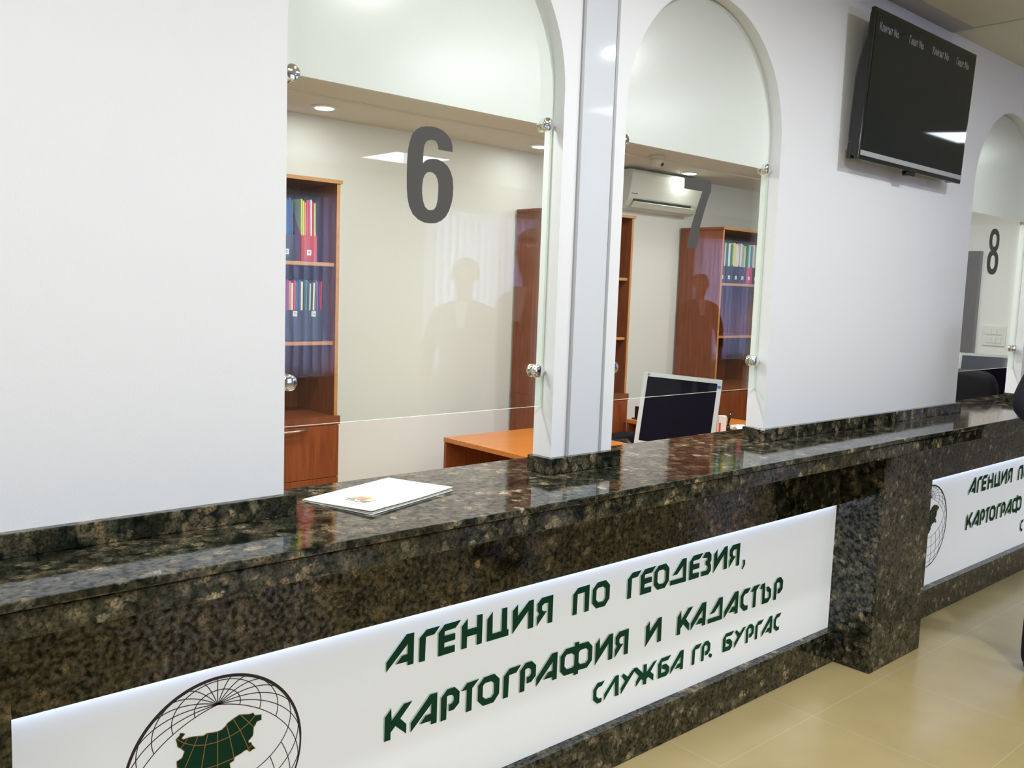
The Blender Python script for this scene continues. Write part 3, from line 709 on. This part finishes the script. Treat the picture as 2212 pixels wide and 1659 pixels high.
# ---------------------------------------------------------------- bookcases
CY = 2.2; CH = 2.083; CW = .69; LEDGE = .912; SH = (1.305, 1.696)
def bookcase(x0, label, doors):
    x1 = x0+CW; t = thing('bookcase', label, 'bookcase', ((x0+x1)/2, CY+.19, 0), 'cherry wood office bookcases on the back wall')
    W2 = [M['cherry'], M['edge']]; y1 = BACK-.018
    MB().box(x0-.006, x1+.008, CY-.010, y1, CH, CH+.018, 0, 1).build('top_panel', W2, t)
    for a in (x0, x1-.019): MB().box(a, a+.019, CY, y1, LEDGE+.018, CH-.0005, 0, 1).build('side_panel', W2, t)
    MB().box(x0+.0195, x1-.0195, y1-.008, y1, LEDGE+.018, CH-.0005).build('back_panel', M['cherry'], t)
    for z in SH: MB().box(x0+.0195, x1-.0195, CY+.018, y1-.0085, z-.018, z, 0, 1).build('shelf', W2, t)
    MB().box(x0-.003, x1+.006, CY-.020, y1, LEDGE-.024, LEDGE+.0175, 0, 0).build('base_top', [M['cherry'], M['edge']], t)
    for a in (x0, x1-.019): MB().box(a, a+.019, CY, y1, 0.0, LEDGE-.0245).build('base_side', M['cherry'], t)
    if doors == 1:
        d = MB().cbox(x0+.001, x1-.001, CY-.019, CY-.0005, .62, LEDGE-.027, .001).build('drawer_front', M['cherry'], t)
        d2 = MB().cbox(x0+.001, x1-.001, CY-.019, CY-.0005, .07, .617, .001).build('door', M['cherry'], t)
        hx = [(1.86, .8715), (2.20, .8715)]
        MB().tube([(1.86, CY-.020, .872), (1.865, CY-.040, .872), (1.95, CY-.047, .872), (2.10, CY-.047, .872), (2.185, CY-.040, .872), (2.19, CY-.020, .872)], .006, 10).build('handle', M['steel'], d, True)
    else:
        for a, c in ((x0+.001, (x0+x1)/2-.001), ((x0+x1)/2+.001, x1-.001)):
            MB().cbox(a, c, CY-.019, CY-.0005, .07, LEDGE-.027, .001).build('door', M['cherry'], t)
    return t
bookcase(1.690, 'cherry bookcase seen at the left edge of opening 6, files on two shelves', 1)
bookcase(3.900, 'cherry bookcase partly hidden by the pier between 6 and 7, shelves empty', 2)
bookcase(5.578, 'cherry bookcase behind the grey 7, black files on its top shelf', 2)

# ---------------------------------------------------------------- magazine files and the folders in them
def magazine_file(x, z, w, m, mark, label, y=CY+.035, h=.205, fh=.125, depth=.25, marked_high=False):
    """open box, side walls cut on a slope, low front"""
    t = thing('magazine_file', label, 'magazine file', (x+w/2, y, z), 'magazine files on the bookcase shelves')
    b_ = MB(); th = .002
    b_.box(x, x+w, y, y+th, z, z+fh); b_.box(x, x+w, y+depth-th, y+depth, z, z+h+.10); b_.box(x, x+w, y, y+depth, z, z+th)
    for a in (x, x+w-th):
        pts = [(y, z), (y+depth, z), (y+depth, z+h+.10), (y+.13, z+h+.10), (y, z+fh)]
        vs = [(a, p[0], p[1]) for p in pts]+[(a+th, p[0], p[1]) for p in pts]
        b_.add(vs, [(0, 1, 2, 3, 4)[::-1], (5, 6, 7, 8, 9)]+[(i, (i+1) % 5, 5+(i+1) % 5, 5+i) for i in range(5)])
    b_.build('file_box', m, t)
    if mark:
        lz = z+(fh-.020 if marked_high else .040)
        lb = MB().box(x+w/2-.012, x+w/2+.012, y-.0008, y-.0001, lz-.010, lz+.016).build('label_card', M['paper'], t)
        text_mesh('label_number', mark, .022, Matrix.Translation((x+w/2, y-.0010, lz-.005)) @ Matrix.Rotation(PI/2, 4, 'X'), M['black'], lb, .0001, 'CENTER')
def documents(x, z, w, names, where, y=CY+.040, top=.30):
    n = len(names); cnt = {}
    for i, c in enumerate(names):
        cnt[c] = cnt.get(c, 0)+1
        tot = names.count(c)
        pos = '' if tot == 1 else (', leftmost of its colour' if cnt[c] == 1 else ', rightmost of its colour' if cnt[c] == tot else ', middle of its colour')
        px = x+.004+(w-.008)*(i+.08)/n; pw = (w-.008)/n*.84
        hh = top-.004*((i*7) % 5); lean = ((int(x*1000) % 5)-2)*.002
        d = MB().cbox(px, px+pw, y, y+.215, z+.004, z+hh, min(.0012, pw*.3))
        d.xform(Matrix.Translation((px, y, z)) @ Matrix(((1, 0, lean/hh, 0), (0, 1, 0, 0), (0, 0, 1, 0), (0, 0, 0, 1))) @ Matrix.Translation((-px, -y, -z)))
        o = d.build('document_folder', M['doc_'+c])
        tag(o, '%s plastic folder %s%s' % (c.replace('_', ' '), where, pos), 'folder', 'folders standing in the magazine files')
z1, z2 = SH[1]+.001, SH[0]+.001
magazine_file(2.065, z1, .088, M['file_dark'], '8', 'blue-black magazine file marked 8, top shelf of the left bookcase')
documents(2.065, z1, .088, ['lime', 'lime', 'green', 'sky_blue', 'blue', 'blue', 'teal'], 'in the file marked 8')
magazine_file(2.185, z1, .090, M['file_red'], '9', 'red magazine file marked 9, top shelf of the left bookcase')
documents(2.185, z1, .090, ['lime', 'yellow', 'orange', 'crimson', 'crimson', 'white', 'red', 'lime'], 'in the red file')
magazine_file(2.010, z2, .094, M['file_dark'], None, 'unmarked blue-black magazine file cut by the wall edge, middle shelf')
documents(2.010, z2, .094, ['white', 'green', 'purple', 'pale_green', 'lime'], 'in the unmarked dark file')
magazine_file(2.107, z2, .100, M['file_dark'], '35', 'blue-black magazine file marked 35, middle shelf of the left bookcase', fh=.152, marked_high=True)
documents(2.107, z2, .100, ['magenta', 'salmon', 'white', 'red', 'teal', 'blue', 'cream'], 'in the file marked 35')
magazine_file(2.209, z2, .100, M['file_dark'], '36', 'blue-black magazine file marked 36, middle shelf of the left bookcase', fh=.152, marked_high=True)
documents(2.209, z2, .100, ['green', 'purple', 'pale_green', 'purple', 'cream', 'teal', 'magenta', 'purple', 'red'], 'in the file marked 36')
F3 = [(5.604, 'black', '4', ['purple', 'purple', 'magenta', 'pale_green']), (5.690, 'black', '6', ['green', 'white', 'green']),
      (5.776, 'black', '5', ['yellow', 'cream', 'white']), (5.862, 'black', '2', ['white', 'grey', 'lime']),
      (5.948, 'pink', '0', ['green', 'pale_green', 'sky_blue']), (6.034, 'black', '7', ['white', 'grey', 'white', 'grey'])]
for x, c, mk, ds in F3:
    magazine_file(x, z1, .083, M['file_'+c], mk, '%s magazine file marked %s, top shelf of the bookcase behind the grey 7' % ('crimson' if c == 'pink' else 'black', mk))
    documents(x, z1, .083, ds, 'in the file marked %s behind the grey 7' % mk)

# ---------------------------------------------------------------- desks
def desk(x0, x1, y0, y1, label, side, panel_front=False):
    t = thing('desk', label, 'desk', ((x0+x1)/2, (y0+y1)/2, 0), 'orange wood office desks')
    MB().cbox(x0, x1, y0, y1, .740, .765, .0015).build('desktop', M['cherry_x'], t)
    py = y0+.024 if panel_front else y1
    MB().box(x0+.004, x1-.004, py-.022, py-.002, .0, .7395, 0, 0).build('back_panel', M['cherry'], t)
    if side: MB().box(x1-.022, x1-.002, y0+.03, y1-.0225, .0, .7395).build('side_panel', M['cherry'], t)
    for lx in ((x0+.035,) if side else (x0+.035, x1-.035)):
        MB().lathe([(.025, 0), (.025, .7395)], (lx, y1-.06 if panel_front else y0+.05, 0), 'Z', 16).build('leg', M['steel'], t, True)
desk(3.045, 3.815, 1.475, 2.176, 'orange wood desk seen through opening 6, right of the white wall', True)
desk(4.548, 5.255, 1.30, 2.150, 'orange wood desk behind the monitor in opening 7', True)
desk(3.20, 4.40, .50, 1.30, 'orange wood desk under the silver monitor, hidden by the counter', True, True)
desk(6.17, 6.95, .30, 1.02, 'orange wood desk below the white monitor in opening 8, hidden by the counter', True, True)

# ---------------------------------------------------------------- monitors
def monitor(cx, cy, top, yaw, lean, roll, w, h, bez, frame_m, label, sticker, desk_z=.765):
    t = thing('monitor', label, 'monitor', (cx, cy, desk_z))
    MT = Matrix.Translation((cx, cy, top)) @ Matrix.Rotation(yaw, 4, 'Z') @ Matrix.Rotation(lean, 4, 'X') @ Matrix.Rotation(roll, 4, 'Y')
    b_ = MB()
    b_.box(-w/2, w/2, 0, .012, -bez, 0); b_.box(-w/2, w/2, 0, .012, -h, -h+bez*1.2)
    b_.box(-w/2, -w/2+bez, 0, .012, -h+bez*1.2, -bez); b_.box(w/2-bez, w/2, 0, .012, -h+bez*1.2, -bez)
    fr_ = b_.xform(MT).build('bezel', frame_m, t)
    MB().box(-w/2+bez, w/2-bez, .0025, .011, -h+bez*1.2, -bez).xform(MT).build('screen', M['mon_screen'], t)
    bk_ = MB(); bk_.cbox(-w/2+.003, w/2-.003, .0125, .042, -h+.003, -.003, .006); bk_.cbox(-w*.3, w*.3, .042, .07, -h*.85, -h*.2, .01)
    bk_.xform(MT).build('rear_shell', M['black'], t)
    if sticker:
        MB().box(w/2-bez+.001, w/2-.004, -.0006, 0, -bez-.024, -bez-.010).xform(MT).build('blue_sticker', M['bluelabel'], fr_)
        MB().box(-w/2+bez*.9, -w/2+bez*.9+.012, -.0005, 0, -bez*.75, -bez*.30).xform(MT).build('maker_mark', M['logo_grey'], fr_)
    s_ = MB(); p0 = MT @ Vector((0, .06, -h*.62)); d = (MT.to_3x3() @ Vector((0, 1, 0)))
    px, py = p0.x+d.x*.03, p0.y+d.y*.03
    s_.tube([p0, (px, py, p0.z-.02), (px, py, desk_z+.012)], [.022, .022, .028], 14)
    s_.lathe([(.105, .0005), (.105, .008), (.06, .016), (.03, .018)], (px, py, desk_z), 'Z', 28)
    s_.build('stand', M['silver'], t, True)
monitor(3.7292, 1.0774, 1.1871, -1.0505, -.2773, .0467, .40, .385, .022, M['silver'], 'silver framed computer monitor standing behind the counter in opening 7', True)
monitor(6.27, .55, 1.281, -.42, .02, .04, .48, .40, .016, M['white_plastic'], 'white framed computer monitor behind the black chair in opening 8', False)

# ---------------------------------------------------------------- office chairs
def office_chair(x, y, yaw, back_top, label, wide=.46, arm=0.0, square=3.4):
    t = thing('office_chair', label, 'chair', (x, y, 0))
    R_ = Matrix.Translation((x, y, 0)) @ Matrix.Rotation(yaw, 4, 'Z')       # local +Y = facing
    def pad(w, d, h, mt_, ex=2.6):
        m = MB(); rings = []; n = 36
        for k, (s_, zz) in enumerate(((.86, -.5), (.97, -.38), (1, 0), (.97, .38), (.86, .5))):
            rings.append([(px*s_, pz*s_, zz) for px, pz in ell(0, 0, w/2, h/2, ex, n)])
        vs = [(p[0], p[2]*d, p[1]) for r in rings for p in r]; fs = []
        for j in range(4):
            for k in range(n): fs.append((j*n+k, j*n+(k+1) % n, (j+1)*n+(k+1) % n, (j+1)*n+k))
        fs.append(list(range(n))[::-1]); fs.append([4*n+k for k in range(n)])
        m.add(vs, fs); return m.xform(R_ @ mt_)
    bh = back_top-.56
    pad(wide, .09, bh, Matrix.Translation((0, -.22, .56+bh/2)) @ Matrix.Rotation(-.10, 4, 'X'), square).build('backrest', M['leather'], t, True)
    pad(.48, .09, .46, Matrix.Translation((0, .03, .47)) @ Matrix.Rotation(PI/2, 4, 'X')).build('seat', M['leather'], t, True)
    for s_ in (-1, 1):
        MB().tube([(s_*.27, -.20, .60), (s_*.285, -.14, .675+arm*.4), (s_*.285, -.02, .68+arm*.75), (s_*.285, .08, .68+arm), (s_*.28, .14, .64+arm), (s_*.25, .12, .47)], .019, 10).xform(R_).build('armrest', M['black'], t, True)
    MB().tube([(0, -.24, .62), (0, -.27, .50), (0, -.12, .43), (0, 0, .42)], .022, 10).xform(R_).build('back_bracket', M['black'], t, True)
    MB().lathe([(.03, .10), (.03, .43)], (0, 0, 0), 'Z', 16).xform(R_).build('gas_column', M['black'], t, True)
    for k in range(5):
        a = 2*PI*k/5+.3; c, s2 = math.cos(a), math.sin(a)
        MB().tube([(c*.02, s2*.02, .11), (c*.30, s2*.30, .075)], [.025, .016], 10).xform(R_).build('base_arm', M['black'], t, True)
        MB().lathe([(.028, -.02), (.028, .02)], (c*.30, s2*.30, .0285), 'Y', 16).xform(R_).build('castor', M['black'], t, True)
office_chair(4.18, 1.655, PI, .74, 'black office chair behind the silver monitor, its armrest curving up at the left', arm=.075)
office_chair(5.82, .51, -PI/2, 1.218, 'black leather office chair with a high back, in opening 8', .53, 0.0, 6.0)

# ---------------------------------------------------------------- small things on the desks
bx = MB(); bx.cbox(-.024, .024, -.015, .015, 0, .104, .001)
BM = Matrix.Translation((4.640, 1.46, .7655)) @ Matrix.Rotation(-.55, 4, 'Z')
tb = thing('carton', 'small white and red paper box standing on the desk beside the monitor', 'box', (4.64, 1.46, .7655))
bx.xform(BM).build('box_body', M['paper'], tb)
MB().box(-.0242, -.012, -.0154, -.0151, .002, .062).xform(BM).build('red_band', M['red'], tb)
tp = thing('pen_holder', 'small black pen holder on the desk beside the white paper box', 'pen holder', (4.702, 1.46, .7655))
MB().lathe([(.017, 0), (.017, .040), (.014, .040), (.014, .004)], (4.702, 1.46, .7655), 'Z', 20).build('cup', M['black'], tp, True)
tag(MB().tube([(4.700, 1.46, .7705), (4.705, 1.455, .83), (4.712, 1.448, .888)], [.004, .007, .010], 10).build('marker', M['gloss_black'], None, True), 'thick black marker leaning in the pen holder', 'marker')
pp = MB(); vs = []; nn = 9
for j in range(nn):
    for i in range(nn):
        vs.append((4.788+(i/(nn-1)-.5)*.11, 1.45+(j/(nn-1)-.5)*.12, .7665+.042*abs(math.sin(i*1.1+j*.7))*(1-abs(j/(nn-1)-.5))))
pp.add(vs, [(j*nn+i, j*nn+i+1, (j+1)*nn+i+1, (j+1)*nn+i) for j in range(nn-1) for i in range(nn-1)])
po = pp.build('crumpled_paper', M['paper']); tag(po, 'crumpled white paper lying on the desk in front of the marker', 'paper')
so = po.modifiers.new('Solidify', 'SOLIDIFY'); so.thickness = .0008
ph = thing('desk_stand', 'upright black stand at the left end of the desk in opening 7', 'stand', (4.615, 2.09, .7655))
MB().cbox(4.607, 4.622, 2.05, 2.13, .7735, .85, .002).build('upright', M['black'], ph)
MB().cbox(4.590, 4.645, 2.04, 2.14, .7655, .773, .002).build('foot', M['black'], ph)

# ---------------------------------------------------------------- air conditioner
ac = thing('air_conditioner', 'white split air conditioner on the office wall behind the grey 7', 'air conditioner', (5.2, BACK, 2.18))
AX0, AX1 = 4.80, 5.60
def acpt(prof, x0, x1):
    m = MB(); n = len(prof)
    vs = [(x0, BACK-p[0], p[1]) for p in prof]+[(x1, BACK-p[0], p[1]) for p in prof]
    m.add(vs, [list(range(n)), list(range(n, 2*n))[::-1]]+[(i, n+i, n+(i+1) % n, (i+1) % n) for i in range(n)]); return m
acpt([(0, 2.185), (0, 2.449), (.165, 2.449), (.172, 2.44), (.150, 2.25), (.120, 2.205), (.09, 2.188)], AX0+.004, AX1-.004).build('casing', M['ac_plastic'], ac)
fp = MB(); prof = [(.176, 2.440), (.183, 2.425), (.181, 2.38), (.172, 2.32), (.158, 2.258)]
vs = []
for x in (AX0, AX1):
    for p in prof: vs.append((x, BACK-p[0], p[1]))
    for p in prof[::-1]: vs.append((x, BACK-p[0]+.012, p[1]))
n = 10
fp.add(vs, [list(range(n)), list(range(n, 2*n))[::-1]]+[(i, n+i, n+(i+1) % n, (i+1) % n) for i in range(n)])
fpo = fp.build('front_panel', M['ac_plastic'], ac, False)
MB().box(AX0+.06, AX1-.10, BACK-.1555, BACK-.140, 2.238, 2.251).build('air_slot', M['dark_slot'], ac)
fl = acpt([(.152, 2.236), (.156, 2.230), (.128, 2.196), (.122, 2.200)], AX0+.06, AX1-.06).build('flap', M['ac_plastic'], ac)
MB().box(AX0+.02, AX0+.085, BACK-.1655, BACK-.160, 2.281, 2.288).build('maker_mark', M['logo_grey'], fpo)

# ---------------------------------------------------------------- dome camera on the office ceiling
dc = thing('security_camera', 'small cream dome camera on the office ceiling above the air conditioner', 'camera', (4.62, 2.06, OC2))
MB().lathe([(.046, -.0), (.045, -.022)], (4.62, 2.06, OC2), 'Z', 24).build('base', M['cream'], dc, True)
MB().lathe([(.042, -.0225), (.041, -.04), (.030, -.066), (.010, -.076)], (4.62, 2.06, OC2), 'Z', 24).build('body', M['cream'], dc, True)
MB().sphere((4.635, 2.032, OC2-.055), (.016, .015, .013)).build('lens', M['gloss_black'], dc, True)

# ---------------------------------------------------------------- door and switch on the office end wall
dr = struct(MB().box(END-.045, END-.003, .975, 1.86, 0, 1.945).build('door_1', M['door']))
dfm = MB(); dfm.box(END-.055, END, .930, .974, 0, 1.99); dfm.box(END-.055, END, 1.861, 1.905, 0, 1.99); dfm.box(END-.055, END, .974, 1.861, 1.946, 1.99)
dfm.build('door_frame', M['door'], dr)
MB().cbox(END-.095, END-.046, 1.06, 1.36, 1.865, 1.915, .004).build('door_closer', M['black'], dr)
MB().tube([(END-.046, 1.04, 1.02), (END-.09, 1.04, 1.02), (END-.09, 1.16, 1.02)], .009, 10).build('door_handle', M['steel'], dr, True)
sw = thing('switch_plate', 'large white double row switch plate on the wall below the grey 8', 'switch', (END, .803, 1.38))
MB().cbox(END-.011, END-.0005, .724, .882, 1.308, 1.455, .003).build('plate', M['white_plastic'], sw)
for zc in (1.350, 1.410):
    for k in range(3): MB().cbox(END-.0165, END-.0112, .752+k*.034, .784+k*.034, zc-.021, zc+.021, .0015).build('rocker', M['white_plastic'], sw)

# ---------------------------------------------------------------- people
def skin_mesh(name, nodes, edges, mats, sub=2, root=0):
    me = bpy.data.meshes.new(name); me.from_pydata([n_[0] for n_ in nodes], edges, [])
    o = bpy.data.objects.new(name, me); COL.objects.link(o)
    o.modifiers.new('Skin', 'SKIN')
    if not me.skin_vertices: me.attributes.new('skin_vertices', 'FLOAT', 'POINT')
    for i, n_ in enumerate(nodes):
        r = n_[1]; me.skin_vertices[0].data[i].radius = r if isinstance(r, tuple) else (r, r)
        me.skin_vertices[0].data[i].use_root = (i == root)
    sb = o.modifiers.new('Sub', 'SUBSURF'); sb.levels = sub; sb.render_levels = sub
    dg = bpy.context.evaluated_depsgraph_get()
    m2 = bpy.data.meshes.new_from_object(o.evaluated_get(dg)); m2.name = name
    bpy.data.objects.remove(o); bpy.data.meshes.remove(me)
    m2.polygons.foreach_set('use_smooth', [True]*len(m2.polygons))
    return m2
def person(label, cat, pose='bent', suit='suit', hair='hair', scale=1.0):
    """local frame: feet at z=0, facing +Y"""
    arms = {'bent': dict(el=.405, ey=-.02, ez=1.19, wx=.24, wy=.19, wz=1.05, hx=.14, hy=.26, hz=1.05),
            'down': dict(el=.265, ey=-.03, ez=1.17, wx=.26, wy=.06, wz=.93, hx=.255, hy=.085, hz=.85)}[pose]
    N = []; E_ = []
    def nd(p, r, prev=None):
        N.append((p, r)); i = len(N)-1
        if prev is not None: E_.append((prev, i))
        return i
    pel = nd((0, 0, .95), .12); sp = nd((0, .005, 1.14), .115, pel); chs = nd((0, .01, 1.33), .125, sp)
    nb = nd((0, -.005, 1.485), .060, chs); nk = nd((0, .008, 1.545), .056, nb); jw = nd((0, .030, 1.605), (.070, .075), nk)
    hd = nd((0, .022, 1.685), (.082, .098), jw); tp_ = nd((0, .012, 1.745), (.066, .078), hd)
    for s_ in (-1, 1):
        sh = nd((s_*.175, -.01, 1.44), .056, chs); el = nd((s_*arms['el'], arms['ey'], arms['ez']), .043, sh)
        wr = nd((s_*arms['wx'], arms['wy'], arms['wz']), .029, el); pm = nd((s_*arms['hx'], arms['hy'], arms['hz']), (.036, .022), wr)
        dv = Vector((s_*(arms['hx']-arms['wx']), arms['hy']-arms['wy'], arms['hz']-arms['wz'])).normalized()
        sd = dv.cross(Vector((0, 0, 1))) if abs(dv.z) < .9 else Vector((0, 1, 0))
        sd.normalize(); dn = Vector((0, 0, -1)) if abs(dv.z) < .9 else Vector((-s_, 0, 0))
        P = Vector(N[pm][0])
        for k, ln in enumerate((.062, .074, .078, .066)):
            q = P+sd*(k-1.5)*.020+dv*.035
            f1 = nd(tuple(q), .0095, pm); f2 = nd(tuple(q+dv*ln*.55+dn*.010), .0088, f1); nd(tuple(q+dv*ln*.85+dn*.030), .0075, f2)
        q = P-sd*s_*.036; t1_ = nd(tuple(q+dv*.005), .0105, pm); nd(tuple(q-sd*s_*.018+dv*.04+dn*.012), .0085, t1_)
        hp = nd((s_*.095, 0, .90), .085, pel); kn_ = nd((s_*.105, .012, .50), .055, hp); an = nd((s_*.11, -.02, .09), .038, kn_)
        nd((s_*.125, .13, .035), .032, an)
    body = skin_mesh('person', N, E_, None)
    # face
    f = MB()
    f.add([], [])
    f.sphere((0, .128, 1.668), (.012, .018, .020)); f.sphere((-.090, .02, 1.672), (.010, .020, .032)); f.sphere((.090, .02, 1.672), (.010, .020, .032))
    f.sphere((-.033, .092, 1.700), (.013, .010, .008), mi=1); f.sphere((.033, .092, 1.700), (.013, .010, .008), mi=1)
    f.sphere((-.033, .1005, 1.700), (.006, .003, .006), mi=3); f.sphere((.033, .1005, 1.700), (.006, .003, .006), mi=3)
    f.sphere((0, .108, 1.622), (.024, .010, .007), mi=2)
    tmp = f.build('tmp', [M['skin'], M['eye'], M['lip'], M['hair']], None, True)
    bm = bmesh.new(); bm.from_mesh(body); bm.from_mesh(tmp.data); bm.to_mesh(body); bm.free()
    mt_ = tmp.data; bpy.data.objects.remove(tmp); bpy.data.meshes.remove(mt_)
    for k in ('skin', 'eye', 'lip', 'hair'): body.materials.append(M[k])
    o = bpy.data.objects.new('person', body); COL.objects.link(o); tag(o, label, cat)
    def child(name, me, m):
        me.materials.clear(); me.materials.append(m)
        c = bpy.data.objects.new(name, me); COL.objects.link(c); c.parent = o; return c
    # jacket
    N = []; E_ = []
    hem0 = nd((0, 0, .72), (.20, .146)); hem = nd((0, 0, .82), (.205, .150), hem0); wa = nd((0, .005, 1.06), (.185, .135), hem); ch2 = nd((0, .01, 1.30), (.195, .142), wa); top = nd((0, -.005, 1.43), (.135, .10), ch2); nd((0, -.010, 1.525), (.070, .066), top)
    for s_ in (-1, 1):
        sh = nd((s_*.180, -.01, 1.395), .075, top); el = nd((s_*arms['el'], arms['ey'], arms['ez']), .061, sh)
        nd((s_*(arms['wx']+.006), arms['wy']-.012, arms['wz']+.004), .045, el)
    child('jacket', skin_mesh('jacket', N, E_, None), M[suit])
    v = MB(); v.prism([[(-.042, 1.50), (.042, 1.50), (.012, 1.18), (-.012, 1.18)]], .100, .1245)
    v.xform(Matrix.Rotation(.0, 4, 'X')); child('shirt_front', v.build('tmp', M['shirt']).data, M['shirt']); bpy.data.objects.remove(bpy.data.objects['tmp'])
    N = []; E_ = []
    pv0 = nd((0, 0, 1.0), (.10, .085)); pv = nd((0, 0, .89), (.12, .10), pv0)
    for s_ in (-1, 1):
        hp = nd((s_*.095, 0, .80), .108, pv); kn_ = nd((s_*.10, .01, .50), .072, hp); nd((s_*.10, -.015, .20), .056, kn_); nd((s_*.10, -.01, .012), .058, len(N)-1)
    child('trousers', skin_mesh('trousers', N, E_, None), M[suit])
    for s_ in (-1, 1):
        N = []; E_ = []
        h_ = nd((s_*.11, -.05, .045), (.040, .044)); m_ = nd((s_*.116, .05, .045), (.043, .044), h_); nd((s_*.126, .15, .036), (.038, .035), m_)
        child('shoe', skin_mesh('shoe', N, E_, None), M['gloss_black'])
    hm = MB(); hm.sphere((0, -.006, 1.718), (.096, .112, .085), 20, 12)
    hm.v = [p if not (p[1] > .035 and p[2] < 1.735) else (p[0]*.8, .035, max(p[2], 1.72)) for p in hm.v]
    ho = hm.build('tmp', M[hair], None, True); child('hair', ho.data, M[hair]); bpy.data.objects.remove(ho)
    o.scale = (scale,)*3
    return o
def put(o, x, y, yaw): o.location = (x, y, 0); o.rotation_euler = (0, 0, yaw)
def copy_person(o, label, x, y, yaw, scale, suit=None):
    c = o.copy(); COL.objects.link(c); c['label'] = label; put(c, x, y, yaw); c.scale = (scale,)*3
    for ch in o.children:
        k = ch.copy(); COL.objects.link(k); k.parent = c
    return c
pa = person('person in a dark blue suit cut off at the right edge beside the counter', 'person', 'bent', 'suit')
put(pa, 4.40, -.50, PI-.12)
pb = person('person in charcoal suit and white shirt, mirrored in the glass under the grey 6', 'person', 'down', 'suit_grey', 'hair_grey')
put(pb, 3.96, -3.07, .9)
copy_person(pb, 'person in a charcoal suit mirrored at the right edge of the glass with the 6', 3.45, -1.83, 1.5, 1.075)
copy_person(pb, 'person in a charcoal suit mirrored against the blinds in the glass with the 7', 8.95, -4.8, .6, 1.03)
